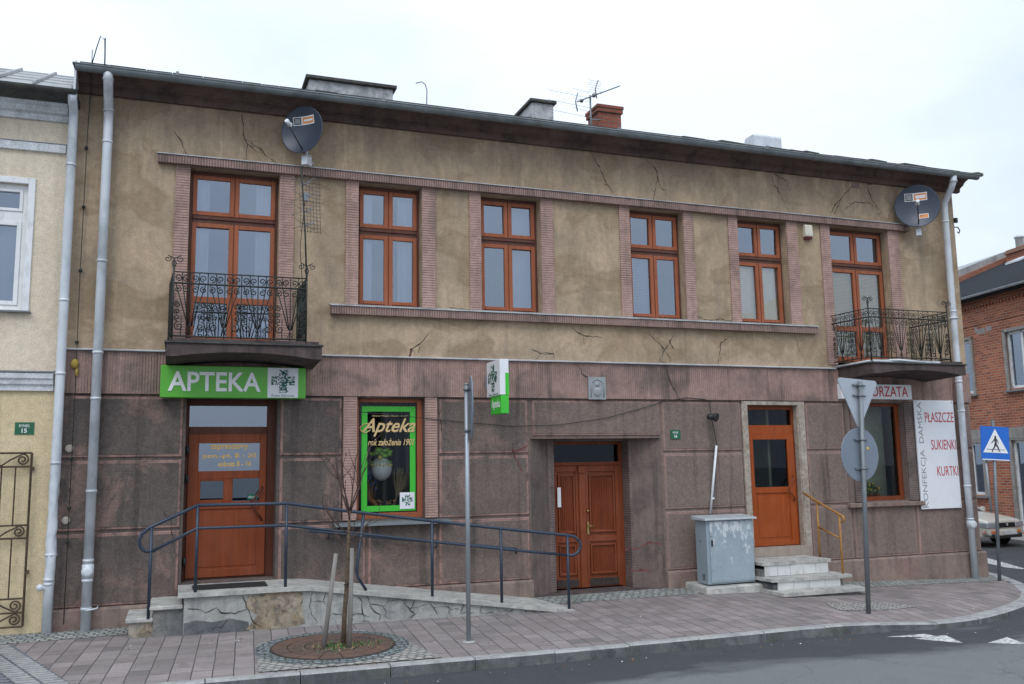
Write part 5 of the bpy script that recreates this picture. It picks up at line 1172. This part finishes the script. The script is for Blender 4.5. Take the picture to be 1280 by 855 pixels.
m_ = MB(); plq([(-hw*.97, -hh*.985), (hw*.97, -hh*.985), (hw*.97, -hh*.93), (-hw*.97, -hh*.93)], .003, 0)
plq([(-.275, -.185), (.275, -.185), (0, .29)], .004, 0); plq([(-.2, -.125), (.2, -.125), (.2, -.115), (-.2, -.115)], .007, 1)
def limb(x0, z0, x1, z1, w0, w1):
    a_ = Vector((x1-x0, z1-z0)).normalized(); n_ = Vector((-a_.y, a_.x)); plq([(x0+n_.x*w0, z0+n_.y*w0), (x1+n_.x*w1, z1+n_.y*w1), (x1-n_.x*w1, z1-n_.y*w1), (x0-n_.x*w0, z0-n_.y*w0)][::-1], .008, 1)
plq([(.0+.022*math.cos(R(a_)), .13+.026*math.sin(R(a_))) for a_ in range(0, 360, 30)], .008, 1)
limb(0, .11, .005, -.01, .024, .022); limb(.0, -.005, .05, -.07, .022, .016); limb(.05, -.07, .075, -.15, .016, .010); limb(.0, -.005, -.03, -.08, .022, .015); limb(-.03, -.08, -.085, -.155, .015, .010); limb(-.085, -.155, -.06, -.165, .009, .009); limb(.075, -.15, .10, -.158, .009, .008)
limb(-.005, .095, -.055, .04, .014, .010); limb(-.055, .04, -.09, .0, .010, .008); limb(.005, .095, .05, .05, .014, .010); limb(.05, .05, .06, .0, .010, .008)
m_.build('pictogram', ['letter_white', 'letter_dark'], t)
m_ = MB()
for z_ in (-.2, .2): m_.tube([Vector((CX, CY, pc.z+z_-.015)), Vector((CX, CY, pc.z+z_+.015))], .042, 8)
m_.build('clamp', 'steel_pole', t)
t.rotation_euler = (0, R(3.4), 0)

# ------------------------------------------------------------------ tree, stakes, grate
m_ = MB(); n = 40; gi = MB()
t = thing('tree_grate', 'rusty round tree surround set in the pavement around the young tree', 'tree grate', (PC.x, PC.y, -.05))
for (r0, r1) in ((.12, .34), (.355, .555), (.57, .745)):
    for j in range(16 if r1 > .4 else 10):
        nn = 16 if r1 > .4 else 10; a, b = 2*PI*j/nn+.012, 2*PI*(j+1)/nn-.012; pts = []
        for rr, t0, t1 in ((r0, a, b), (r1, b, a)):
            for s_ in range(5): tt = t0+(t1-t0)*s_/4; pts.append((PC.x+rr*math.cos(tt), PC.y+rr*math.sin(tt)))
        top_ = [(x, y, gz(x, y)+.018) for x, y in pts]; bot = [(x, y, gz(x, y)+.004) for x, y in pts]; k0 = m_.add(top_+bot); L_ = len(pts)
        for s_ in range(4): m_.face((k0+s_+1, k0+s_, k0+9-s_, k0+8-s_))
        for s_ in range(L_): m_.face((k0+s_, k0+(s_+1) % L_, k0+L_+(s_+1) % L_, k0+L_+s_))
m_.build('segments', 'grate', t)
m_ = MB(); pts = [(PC.x+.755*math.cos(2*PI*j/48), PC.y+.755*math.sin(2*PI*j/48)) for j in range(48)]; m_.tube([(x, y, gz(x, y)+.008) for x, y in pts], .014, 6, closed=True); m_.poly([(PC.x+.75*math.cos(2*PI*j/32), PC.y+.75*math.sin(2*PI*j/32), gz(0, PC.y+.75*math.sin(2*PI*j/32))+.009) for j in range(32)]); m_.build('rim', 'iron_rust', t)
r_ = random.Random(12)
m_ = MB()
for i in range(420):
    a = r_.uniform(0, 2*PI); rr = abs(r_.gauss(0, .15)); x, y = PC.x+.08+rr*math.cos(a)*1.5, PC.y-.1+rr*math.sin(a); z0 = gz(x, y)+.018
    h = r_.uniform(.01, .045); w_ = r_.uniform(.006, .014); b_ = r_.uniform(0, PI); dx, dy = w_*math.cos(b_), w_*math.sin(b_)
    m_.poly([(x-dx, y-dy, z0), (x+dx, y+dy, z0), (x+dy*.8+r_.uniform(-.02, .02), y-dx*.8+r_.uniform(-.02, .02), z0+h)], 0 if r_.random() < .7 else 1)
tag(m_.build('weeds', ['leaf_green', 'straw']), 'small green weeds growing round the foot of the young tree', 'weeds', kind='stuff')
t = thing('young_tree', 'thin leafless young tree tied between two wooden stakes', 'tree', (2.02, -2.5, -.04))
m_ = MB(); m_.tube([(2.02, -2.5, -.06), (2.03, -2.5, .3), (2.06, -2.5, .75), (2.07, -2.5, 1.2), (2.085, -2.5, 1.62)], [.036, .031, .028, .022, .014], 9); m_.build('trunk', 'bark', t)
m_ = MB()
def branch(p, d, ln, r0, depth):
    pts = [p]; q_ = p.copy(); dd = d.copy(); k_ = 5
    for s_ in range(k_): dd = (dd+Vector((r_.gauss(0, .13), r_.gauss(0, .13), r_.gauss(.04, .08)))).normalized(); q_ = q_+dd*ln/k_; pts.append(q_.copy())
    m_.tube(pts, [r0*(1-.7*s_/k_) for s_ in range(k_+1)], 5)
    for s_ in range(1, k_+1): m_.ball(pts[s_], r0*.8+.001, 0, 5, 3, (1, 1, 1.6))
    if depth:
        for s_ in range(2, k_+1):
            if r_.random() < .75: nd = (dd+Vector((r_.uniform(-1, 1), r_.uniform(-1, 1), r_.uniform(-.1, .5)))*.7).normalized(); branch(pts[s_], nd, ln*r_.uniform(.3, .5), r0*.5, depth-1)
P0 = Vector((2.085, -2.5, 1.60))
for az, el, ln, zo in ((280, 40, .5, -.6), (80, 35, .45, -.45), (135, 50, .6, -.05), (225, 66, .8, 0), (150, 68, .75, 0), (20, 58, .6, -.05), (200, 35, .55, -.28), (340, 30, .45, -.35), (60, 50, .5, -.18), (250, 60, .6, -.1), (100, 75, .8, 0), (10, 62, .9, 0), (175, 45, .35, -.5), (320, 72, .7, 0)):
    branch(P0+Vector((0, 0, zo)), Vector((math.cos(R(az))*math.cos(R(el)), math.sin(R(az))*math.cos(R(el)), math.sin(R(el)))), ln, .011, 1)
m_.build('crown', 'twig', t)
m_ = MB()
for z_ in (.70, ): m_.tube([(2.02, -2.50, z_), (2.09, -2.56, z_+.02), (2.10, -2.6, z_), (2.04, -2.55, z_-.02)], .008, 5)
m_.build('tie', 'dark_plastic', t)
for nm_, lb, a, b in (('support_stake', 'weathered grey stake leaning on the left of the young tree', (1.75, -2.63, -.08), (1.90, -2.60, 1.10)), ('support_stake', 'weathered grey stake standing close on the right of the young tree', (2.06, -2.68, -.08), (2.10, -2.62, 1.16))):
    m_ = MB(); m_.tube([a, mix_pt(a, b, .5), b], [.031, .029, .027], 9, smooth=True); solo(nm_, m_, 'stake_wood', lb, 'stake', a, 'stakes beside the young tree')

m_ = MB(); r_ = random.Random(21)
for i in range(260):
    k_ = r_.random()
    if k_ < .45: x = r_.uniform(-3, 12.5); y = -3.95-abs(r_.gauss(0, .16)); z0 = rz_(x)+.004
    elif k_ < .8: x = r_.uniform(-1.5, 14.5); y = r_.uniform(-1.0, -.15) if x > 5.8 or x < -.7 else r_.uniform(-1.75, -1.35); z0 = gz(x, y)+.008
    else: x = r_.uniform(-1, 12); y = r_.uniform(-3.3, -1.6); z0 = gz(x, y)+.006
    a = r_.uniform(0, PI); w_ = r_.uniform(.008, .025); h = w_*r_.uniform(.3, .7); dx, dy = w_*math.cos(a), w_*math.sin(a)
    m_.poly([(x-dx, y-dy, z0), (x-dy*.5, y+dx*.5, z0+h*.5), (x+dx, y+dy, z0+h*.2), (x+dy*.5, y-dx*.5, z0+.002)], r_.choice((0, 0, 0, 1, 2)))
tag(m_.build('litter', ['straw_brown', 'twig', 'curtain']), 'scattered dead leaves and grit along the kerb and wall foot', 'litter', kind='stuff')
# ------------------------------------------------------------------ cream house on the left
cr_ = thing('cream_house', 'cream plastered house with white mouldings at the left edge', 'house', (-5, 0, 0))
CXR = -1.66; CXL = -12
m_ = MB(); hol = [(-3.3, -2.14, 4.46, 6.30), (-6.0, -4.8, 4.46, 6.30), (-9, -7.8, 4.46, 6.30)]
wall_holes(m_, CXL, CXR, 3.56, 7.6, 0, .4, hol, 0); m_.build('upper_wall', 'cream', cr_)
m_ = MB(); hol2 = [(-3.9, -2.42, -.3, 2.9), (-7.5, -5.5, .9, 2.9)]; wall_holes(m_, CXL, CXR, -.3, 3.56, 0, .4, hol2, 0); m_.box(CXR-.01, CXR, .4, 9, -.3, 7.6); m_.box(CXL, CXL+.3, .4, 9, -.3, 7.6); m_.box(CXL, CXR, 9, 9.3, -.3, 7.6); m_.build('lower_wall', 'cream_low', cr_)
m_ = MB(); m_.box(CXL+.3, CXR-.02, 1.6, 1.7, -.3, 7.5); m_.box(CXL+.3, CXR-.02, .41, 1.6, 3.3, 3.5); m_.build('rooms', 'interior_wall', cr_)
m_ = MB(); m_.prism([(.01, 7.27), (-.05, 7.27), (-.06, 7.35), (-.12, 7.37), (-.13, 7.45), (-.19, 7.47), (-.21, 7.58), (.01, 7.6)], CXL, CXR-.01); m_.prism([(.01, 6.80), (-.05, 6.80), (-.06, 6.915), (.01, 6.93)], CXL, CXR-.02)
m_.box(CXL, -2.58, -.03, .01, 6.93, 7.27); m_.prism([(.01, 3.31), (-.05, 3.31), (-.055, 3.38), (-.09, 3.40), (-.10, 3.46), (-.13, 3.48), (-.14, 3.55), (.01, 3.57)], CXL, CXR-.02)
m_.box(-2.42, -2.36, -.03, .01, 2.6, 3.31); m_.build('mouldings', 'white_trim', cr_)
m_ = MB(); m_.prism([(.01, 3.575), (-.15, 3.56), (-.15, 3.575), (.01, 3.60)], CXL, CXR-.01); m_.prism([(.01, 6.932), (-.065, 6.92), (-.065, 6.93), (.01, 6.95)], CXL, CXR-.01); m_.build('flashing', 'steel_dark', cr_)
for k_, (a, b, c, d_) in enumerate(hol):
    m_ = MB(); bars(m_, a-.0, b+.0, c, d_, .06, .07, .07); bars(m_, a-.09, b+.09, c-.02, d_+.09, -.03, .04, (.09, .09, .02, .09)); m_.box(a+.07, b-.07, .062, .12, 5.75, 5.9); mid = (a+b)/2; m_.box(mid-.05, mid+.05, .058, .12, c+.07, d_-.07)
    for q_ in ((a+.07, mid-.05), (mid+.05, b-.07)): bars(m_, q_[0], q_[1], c+.07, 5.75, .045, .06, .06); bars(m_, q_[0], q_[1], 5.9, d_-.07, .045, .06, .045)
    wn = m_.build('window', 'white_paint', cr_, bevel=.005); m_ = MB(); m_.quad((a+.05, .09, c+.05), (b-.05, .09, c+.05), (b-.05, .09, d_-.05), (a+.05, .09, d_-.05)); m_.build('pane', 'glass_upper', wn)
    m_ = MB(); m_.box(a-.12, b+.12, -.09, .06, c-.045, c-.022); m_.build('sill', 'steel_dark', wn)
    m_ = MB(); m_.quad((a, .25, c), (b, .25, c), (b, .25, 5.8), (a, .25, 5.8)); m_.build('curtain', 'curtain', wn)
m_ = MB(); m_.box(-3.9, -2.42, .2, .26, -.3, 2.9); m_.build('door', 'door_brown_dark', cr_)
m_ = MB(); YR_ = 1.65; ZR = 7.655+.5*(YR_+.42); XE = CXR+.10
m_.hexa([(CXL, -.42, 7.60), (XE, -.42, 7.60), (CXL, YR_, ZR-.06), (XE, YR_, ZR-.06), (CXL, -.42, 7.655), (XE, -.42, 7.655), (CXL, YR_, ZR), (XE, YR_, ZR)])
m_.hexa([(CXL, YR_, ZR-.06), (CXR-.02, YR_, ZR-.06), (CXL, 9.4, 7.6), (CXR-.02, 9.4, 7.6), (CXL, YR_, ZR), (CXR-.02, YR_, ZR), (CXL, 9.4, 7.66), (CXR-.02, 9.4, 7.66)])
x = XE-.03
while x > CXL:
    m_.hexa([(x-.022, -.43, 7.66), (x+.022, -.43, 7.66), (x-.022, YR_, ZR+.004), (x+.022, YR_, ZR+.004), (x-.012, -.43, 7.70), (x+.012, -.43, 7.70), (x-.012, YR_, ZR+.045), (x+.012, YR_, ZR+.045)]); x -= .50
for k_ in range(1, 5): y = -.42+k_*.45; zz_ = 7.655+.5*(y+.42); m_.hexa([(CXL, y, zz_), (XE, y, zz_), (CXL, y+.02, zz_+.008), (XE, y+.02, zz_+.008), (CXL, y, zz_+.014), (XE, y, zz_+.014), (CXL, y+.02, zz_+.02), (XE, y+.02, zz_+.02)])
m_.build('roof', 'roof_sheet', cr_)
m_ = MB(); m_.prism([(-.2, 7.50), (-.34, 7.53), (-.45, 7.56), (-.45, 7.60), (-.2, 7.605)], CXL, CXR+.08); m_.prism([(-.49+.06*math.cos(tt), 7.60+.06*math.sin(tt)) for tt in [PI+PI*i/8 for i in range(9)]], CXL, CXR+.12); m_.box(CXR, CXR+.14, -.44, -.02, 7.5, 7.6); m_.build('eaves', 'roof_dark', cr_)
m_ = MB(); m_.prism([(-.45, 7.64), (.5, 7.98), (.5, 8.15), (-.4, 8.1)], CXR+.08, CXR+.11); m_.build('party_wall_flashing', 'zinc_light', cr_)
P_ = [(-1.585, -.45, 7.56), (-1.585, -.40, 7.48), (-1.585, -.2, 7.40), (-1.59, -.15, 7.30), (-1.59, -.14, 3), (-1.592, -.14, 2.1), *[(-1.594, -.14, 2.0-.1*i) for i in range(12)], (-1.60, -.14, .75), (-1.60, -.14, -.02)]
m_ = downpipe(P_, .063, cr_, (6.6, 4.6, 3.55, 2.3, 1.05, .72, .66)); m_.ball((-1.70, -.18, .62), .05, 0, 10, 6); m_.tube([(-1.6, -.15, .60), (-1.69, -.18, .62)], .03, 8)
rd = random.Random(6)
m_.v = [(p+Vector((rd.uniform(-.012, .012), rd.uniform(-.012, .004), 0)) if .7 < p.z < 2.1 else p) for p in m_.v]
m_.build('downpipe', 'zinc_light', cr_)
t = thing('iron_grille', 'tall black wrought iron door grille folded back on the cream wall', 'grille', (-2.4, -.08, .4))
m_ = MB(); gx0, gx1 = -2.62, -1.90; yg = -.08; Zv = Vector((0, 0, 1)); uv = Vector((1, 0, 0))
def flat(a, b, w=.013): m_.tube([(a[0], yg, a[1]), (b[0], yg, b[1])], w, 4, smooth=False)
lv = [(.42, .93), (1.36, 1.60), (2.27, 2.46)]
zz = [W(110*0+43, y_, -.08).z for y_ in (566, 583, 656, 672, 747, 782)]
z5, z4, z3, z2, z1_, z0_ = zz
for z_ in (z0_, z1_, z2, z3, z4, z5): flat((gx0, z_), (gx1, z_))
for x_ in (gx0, gx1): flat((x_, z0_), (x_, z5), .016)
for x_ in (-2.42, -2.26, -2.09): flat((x_, z1_), (x_, z2), .010); flat((x_, z3), (x_, z4), .010)
flat((gx0, (z0_+z1_)/2), (gx1, (z0_+z1_)/2))
def scroll_pair(za, zb, fl):
    h = (zb-za)/2; c = (za+zb)/2
    for x_ in (gx0+.36-.02, ):
        m_.tube(spiral((gx1-.11, yg, c), h*.85, 1.6, PI/2 if fl > 0 else -PI/2, -fl, n=22)[::-1]+[Vector((x_+.12, yg, c)), Vector((x_+.02, yg, c-fl*h*.8))]+spiral((gx0+.20, yg, c), h*.85, 1.6, -PI/2 if fl > 0 else PI/2, -fl, n=22), .012, 5)
for za, zb, fl in ((z4, z5, 1), (z2, z3, 1), ((z0_+z1_)/2, z1_, -1), (z0_, (z0_+z1_)/2, 1)): scroll_pair(za, zb, fl)
m_.build('bars', 'iron_brown', t)
for z_ in (.8, 2.2): m_ = MB(); m_.box(-1.91, -1.87, -.09, .0, z_, z_+.05); m_.build('hinge', 'iron_brown', t)

# ------------------------------------------------------------------ red brick house across the side street
az = R(10.3)
A0 = Vector((24.548, 6.988, -.33)); rb = thing('brick_house', 'red brick house with dark roof beyond the side street at the right edge', 'house', A0, 0)
rb.rotation_euler = (0, 0, -az)            # local +y runs away along the street, local -x faces the street
H = 7.82
s0, s1 = -14.0, 8.0
def OL(p): return p
m_ = MB()
holes = [(-.86, -.86+0, 0, 0)]
wins = [(-1.25, .0, 4.62, 6.42), (1.66, 2.9, 4.62, 6.42), (-4.4, -3.15, 4.62, 6.42), (-7.5, -6.25, 4.62, 6.42)]
lows = [(1.52, 2.7, 1.28, 3.0), (-1.1, .15, .15, 3.02), (-4.3, -3.0, 1.3, 3.0), (-7.4, -6.1, 1.3, 3.0)]
tmp = MB(); wall_holes(tmp, s0, s1, 0, H-.35, 0, .4, wins+lows, 0)
m_.v = [Vector((p.y, p.x, p.z)) for p in tmp.v]; m_.f = [tuple(reversed(f)) for f in tmp.f]; m_.m = tmp.m; m_.s = tmp.s
m_.box(.4, 14, s1-.4, s1, 0, H-.35, 1); m_.box(.4, 14, s0, s0+.4, 0, H-.35, 1); m_.prism([(.0, H-.36), (7, H+2.8), (14, H-.36)], s0+.01, s0+.39, 1, axis='y'); m_.box(13.6, 14, s0, s1, 0, H-.4, 0); m_.box(1.5, 1.6, s0, s1, 0, H-.5, 2)
m_.build('wall', ['red_brick', 'red_brick_face', 'interior_dark'], rb, local=True)
m_ = MB()
m_.box(-.03, .02, s0, s1, H-.34, H-.24); m_.box(-.07, .02, s0, s1, H-.24, H-.12)
y = s0
while y < s1: m_.box(-.055, .02, y, y+.075, H-.42, H-.34); y += .15
m_.box(-.035, .02, s0, s1, 6.86, 6.93); m_.build('corbel', 'red_brick', rb, local=True)
m_ = MB(); m_.box(-.06, .05, s0, s1, 3.08, 3.42); m_.build('lintel_band', 'lintel_concrete', rb, local=True)
m_ = MB(); m_.box(-.004, .0, .9, 1.3, 6.55, 6.72); m_.box(-.005, .0, .6, .85, 6.58, 6.74); m_.box(-.004, .0, 1.3, 1.4, 6.62, 6.8); m_.build('plaster_patch', 'lintel_concrete', rb, local=True)
for k_, (a, b, c, d_) in enumerate(wins+lows):
    door = c < .2
    m_ = MB(); y0, y1 = a, b
    xf = .06
    for (p, q_, r0, r1) in ((y0, y0+.09, c, d_), (y1-.09, y1, c, d_), (y0, y1, c, c+.09), (y0, y1, d_-.09, d_), ((y0+y1)/2-.04, (y0+y1)/2+.04, c, d_)): m_.box(xf, xf+.06, p, q_, r0+(.001 if r0 == c else 0), r1)
    wn = m_.build('door' if door else 'window', 'white_paint', rb, local=True)
    m_ = MB(); m_.quad((xf+.04, y0+.05, c+.05), (xf+.04, y0+.05, d_-.05), (xf+.04, y1-.05, d_-.05), (xf+.04, y1-.05, c+.05)); m_.build('pane', 'glass_upper', wn, local=True)
    m_ = MB(); m_.box(-.05, xf-.001, y0-.10, y0, c-.05, d_+.08); m_.box(-.05, xf-.001, y1, y1+.10, c-.05, d_+.08)
    m_.box(-.05, xf-.001, y0-.1, y1+.1, d_, d_+.09); m_.build('surround', 'lintel_concrete', wn, local=True)
    m_ = MB(); m_.box(-.12, xf-.002, y0-.15, y1+.15, c-.10, c-.052) if not door else m_.box(-.3, 0, y0-.1, y1+.1, 0, .13); m_.build('sill', 'steel_dark' if k_ != 5 else 'kerb', wn, local=True)
# roof: eaves, slope, fire wall at the far end, chimney
rise = .40
XG = 7.0; DP = 14.4; zg = H+(XG+.42)*rise
m_ = MB(); m_.hexa([(-.42, s0-.1, H-.10), (-.42, s1-.28, H-.10), (XG, s0-.1, zg-.1), (XG, s1-.28, zg-.1), (-.42, s0-.1, H-.02), (-.42, s1-.28, H-.02), (XG, s0-.1, zg), (XG, s1-.28, zg)])
m_.hexa([(XG, s0-.1, zg-.1), (XG, s1-.28, zg-.1), (DP, s0-.1, H-.1), (DP, s1-.28, H-.1), (XG, s0-.1, zg), (XG, s1-.28, zg), (DP, s0-.1, H), (DP, s1-.28, H)])
m_.box(-.40, .0, s0, s1-.3, H-.14, H-.105); m_.box(-.40, -.36, s0, s1-.3, H-.2, H-.14)
m_.build('roof', 'roof_slate', rb, local=True)
m_ = MB(); m_.prism([(-.47+.07*math.cos(tt), H-.06+.07*math.sin(tt)) for tt in [PI+PI*i/8 for i in range(9)]], s0-.1, s1-.05, axis='y'); m_.build('gutter', 'zinc', rb, local=True)
def fz(x): return H+(x+.42)*rise
m_ = MB(); m_.prism([(-.40, H-.1), (-.40, H+.22), (XG, zg+.2), (DP-.1, H+.2), (DP-.1, H-.1)], s1-.27, s1, axis='y'); m_.build('fire_wall', 'red_brick_face', rb, local=True)
m_ = MB(); m_.box(6.3, 7.1, 6.3, 7.35, H+2.2, 11.0); m_.box(6.24, 7.16, 6.24, 7.41, 10.82, 10.92); ch = m_.build('chimney', 'red_brick_face', rb, local=True)
m_ = MB(); m_.lathe((6.7, 7.0, 11.0), [(.16, 0), (.16, .45), (.20, .46), (.20, .54), (.05, .58)], 14); m_.build('chimney_pot', 'zinc_light', ch, local=True)
m_ = MB(); m_.hexa([(5.2, 5.3, fz(5.2)+.02), (5.2, 6.1, fz(5.2)+.02), (5.9, 5.3, fz(5.9)+.02), (5.9, 6.1, fz(5.9)+.02), (5.2, 5.3, fz(5.2)+.1), (5.2, 6.1, fz(5.2)+.1), (5.9, 5.3, fz(5.9)+.08), (5.9, 6.1, fz(5.9)+.08)]); m_.build('skylight', 'zinc_light', rb, local=True)
nb_ = thing('tall_neighbour_house', 'grey sheet-metal roof showing above the fire wall of the brick house', 'house', A0); nb_.rotation_euler = (0, 0, -az)
m_ = MB(); m_.box(0.1, DP, s1+.02, s1+9, 0, H-.1); m_.build('wall', 'cream', nb_, local=True)
m_ = MB(); m_.prism([(-.42, H-.1), (-.42, H+.62), (XG, zg+.42), (DP, H+.5), (DP, H-.1)], s1+.02, s1+9, axis='y'); m_.build('roof', 'roof_sheet', nb_, local=True)
# far pavement
m_ = MB(); pts = [(-1.3, -16), (-1.3, 30), (.3, 30), (.3, -16)]; zf = rz_(20)+.10
def RW(x, y): return (A0.x+x*math.cos(-az)-y*math.sin(-az), A0.y+x*math.sin(-az)+y*math.cos(-az))
Q = [RW(*p) for p in pts]; i = m_.add([(x, y, zf) for x, y in Q]+[(x, y, zf-.3) for x, y in Q])
m_.face((i+3, i+2, i+1, i)); m_.face((i, i+1, i+5, i+4)); m_.face((i+3, i, i+4, i+7)); structure('far_pavement', m_, 'kerb')
# thin leaning post near the brick wall
P = RW(-1.3, -.35); m_ = MB(); m_.tube([(P[0], P[1], zf-.05), (P[0]-.03, P[1]+.02, 2.4)], .035, 8); m_.box(P[0]-.12, P[0]+.1, P[1]-.05, P[1]+.05, 2.05, 2.2); m_.build
solo('bare_post', m_, 'steel_pole', 'thin bare grey post standing against the brick house', 'post', (P[0], P[1], zf))

# ------------------------------------------------------------------ parked car
def car(loc, heading):
    c = thing('parked_car', 'pale beige saloon car parked nose out by the brick house', 'car', loc, heading)
    # local: nose at +x, y across, z up. Body lofted from cross-sections
    L_, Wd = 4.3, 1.66
    st = [(-2.15, .62, .52, .78), (-2.05, .74, .34, .90), (-1.7, .80, .24, .96), (-.9, .83, .22, .95), (0, .83, .22, .93), (.7, .83, .22, .93), (1.15, .82, .22, .90), (1.6, .81, .23, .84), (1.95, .80, .26, .77), (2.07, .78, .28, .73), (2.13, .74, .30, .70)]
    m_ = MB(); K = 14; i = len(m_.v)
    for x, hw, zb, zt in st:
        zm = zb+(zt-zb)*.62
        pr = [(0, zb), (hw*.75, zb), (hw*.96, zb+.05), (hw*1.0, zm-.12), (hw*1.0, zm), (hw*.965, zt-.035), (hw*.88, zt-.004), (hw*.5, zt+.018), (0, zt+.025)]
        full = pr+[(-a, b) for a, b in pr[-2:0:-1]]; K = len(full)
        m_.v += [Vector((x, a, b)) for a, b in full]
    for s_ in range(len(st)-1):
        for j in range(K): m_.face((i+s_*K+j, i+(s_+1)*K+j, i+(s_+1)*K+(j+1) % K, i+s_*K+(j+1) % K), 0, True)
    m_.face([i+j for j in range(K)]); m_.face([i+(len(st)-1)*K+j for j in range(K)][::-1])
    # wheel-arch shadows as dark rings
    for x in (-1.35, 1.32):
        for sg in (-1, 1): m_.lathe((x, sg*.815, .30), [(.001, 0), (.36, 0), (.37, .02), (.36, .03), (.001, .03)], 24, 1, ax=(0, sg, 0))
    b = m_.build('body', ['car_paint', 'black_rubber'], c, local=True); sb = b.modifiers.new('sub', 'SUBSURF'); sb.levels = 1; sb.render_levels = 2
    m_ = MB(); g = [(-1.75, .95, .70), (-1.2, 1.30, .60), (-.5, 1.40, .57), (.15, 1.36, .57), (.95, .92, .70)]; i = len(m_.v)
    for x, z, hw in g: m_.v += [Vector((x, -.74 if z < 1 else -.74, .90)), Vector((x, -hw, z)), Vector((x, hw, z)), Vector((x, .74, .90))]
    for s_ in range(len(g)-1):
        for j in range(3): m_.face((i+s_*4+j, i+(s_+1)*4+j, i+(s_+1)*4+j+1, i+s_*4+j+1), 0, False)
    m_.build('windows', 'car_glass', c, local=True)
    m_ = MB(); m_.hexa([(-1.15, -.58, 1.30), (.12, -.56, 1.35), (-1.15, .58, 1.30), (.12, .56, 1.35), (-1.15, -.55, 1.34), (.12, -.53, 1.385), (-1.15, .55, 1.34), (.12, .53, 1.385)]); m_.box(-.5, .1, -.5, .5, 1.375, 1.42)
    for sg in (-1, 1):
        for P_ in (((-1.75, sg*.72, .94), (-1.15, sg*.60, 1.34)), ((.12, sg*.585, 1.37), (.97, sg*.73, .92)), ((-.45, sg*.75, .92), (-.45, sg*.585, 1.39)), ((-1.15, sg*.60, 1.34), (.12, sg*.585, 1.37))): m_.tube(P_, .028, 6)
    m_.build('roof', 'car_paint', c, local=True, bevel=.015)
    for x in (-1.35, 1.32):
        for sg in (-1, 1):
            m_ = MB(); m_.lathe((x, sg*.66, .29), [(.16, -.01), (.27, 0), (.29, .03), (.29, .15), (.27, .18), (.17, .19)], 24, 0, ax=(0, sg, 0)); w_ = m_.build('wheel', 'black_rubber', c, local=True)
            m_ = MB(); m_.lathe((x, sg*.66, .29), [(.17, .17), (.16, .185), (.10, .165), (.03, .18), (.001, .18)], 20, 0, ax=(0, sg, 0)); m_.build('rim', 'zinc_light', w_, local=True)
    for sg in (-1, 1):
        m_ = MB(); m_.hexa([(2.175, sg*.36, .545), (2.12, sg*.795, .545), (1.9, sg*.36, .545), (1.75, sg*.815, .545), (2.155, sg*.36, .675), (2.095, sg*.79, .685), (1.85, sg*.36, .675), (1.7, sg*.81, .685)]); m_.build('headlight', 'lamp_glass', c, local=True, bevel=.01)
        m_ = MB(); m_.hexa([(2.19, sg*.46, .395), (2.00, sg*.79, .395), (2.0, sg*.4, .395), (1.8, sg*.80, .395), (2.19, sg*.46, .455), (2.00, sg*.795, .455), (2.0, sg*.4, .46), (1.9, sg*.75, .46)]); m_.v = [p+Vector((.03, 0, 0)) for p in m_.v]; m_.build('indicator', 'indicator', c, local=True)
        m_ = MB(); m_.hexa([(.75, sg*.82, .92), (.85, sg*.82, .92), (.75, sg*.98, .94), (.85, sg*.98, .94), (.75, sg*.82, 1.04), (.83, sg*.82, 1.04), (.75, sg*.98, 1.04), (.83, sg*.98, 1.04)]); m_.build('mirror', 'car_paint', c, local=True, bevel=.02)
    m_ = MB(); pr = [(1.9, .24), (2.16, .26), (2.22, .34), (2.22, .46), (2.16, .50), (1.9, .50)]; n = 9; i = len(m_.v)
    for k_ in range(n):
        y = -.80+1.6*k_/(n-1); dx = -.32*abs(y/.8)**2.6
        m_.v += [Vector((a+dx, y, b)) for a, b in pr]
    for k_ in range(n-1):
        for j in range(6): m_.face((i+k_*6+j, i+k_*6+(j+1) % 6, i+(k_+1)*6+(j+1) % 6, i+(k_+1)*6+j), 0, False)
    m_.face([i+j for j in range(6)]); m_.face([i+(n-1)*6+j for j in range(6)][::-1]); m_.build('bumper', 'car_paint', c, local=True, bevel=.01)
    m_ = MB(); m_.box(2.19, 2.235, -.5, .5, .262, .335); m_.box(2.08, 2.15, -.345, .345, .54, .67)
    for sg in (-1, 1): m_.lathe((2.12, sg*.6, .32), [(.05, 0), (.05, .03)], 12, ax=(1, sg*.5, 0))
    for z in (.56, .60, .64): m_.box(2.15, 2.157, -.34, .34, z, z+.01)
    m_.build('grille', 'black_rubber', c, local=True)
    m_ = MB(); m_.box(2.222, 2.24, -.26, .26, .355, .46); m_.build('number_plate', 'number_plate', c, local=True)
    m_ = MB(); m_.lathe((2.155, 0, .62), [(.04, 0), (.03, .008)], 12, ax=(1, 0, 0)); m_.build('badge', 'zinc_light', c, local=True)
    return c
noseP = Vector((21.95, 5.2, 0)); hd = math.atan2(math.cos(R(173)), math.sin(R(173)))
car((noseP.x-2.2*math.cos(hd), noseP.y-2.2*math.sin(hd), rz_(20)), hd)
print('objects', len(bpy.data.objects))
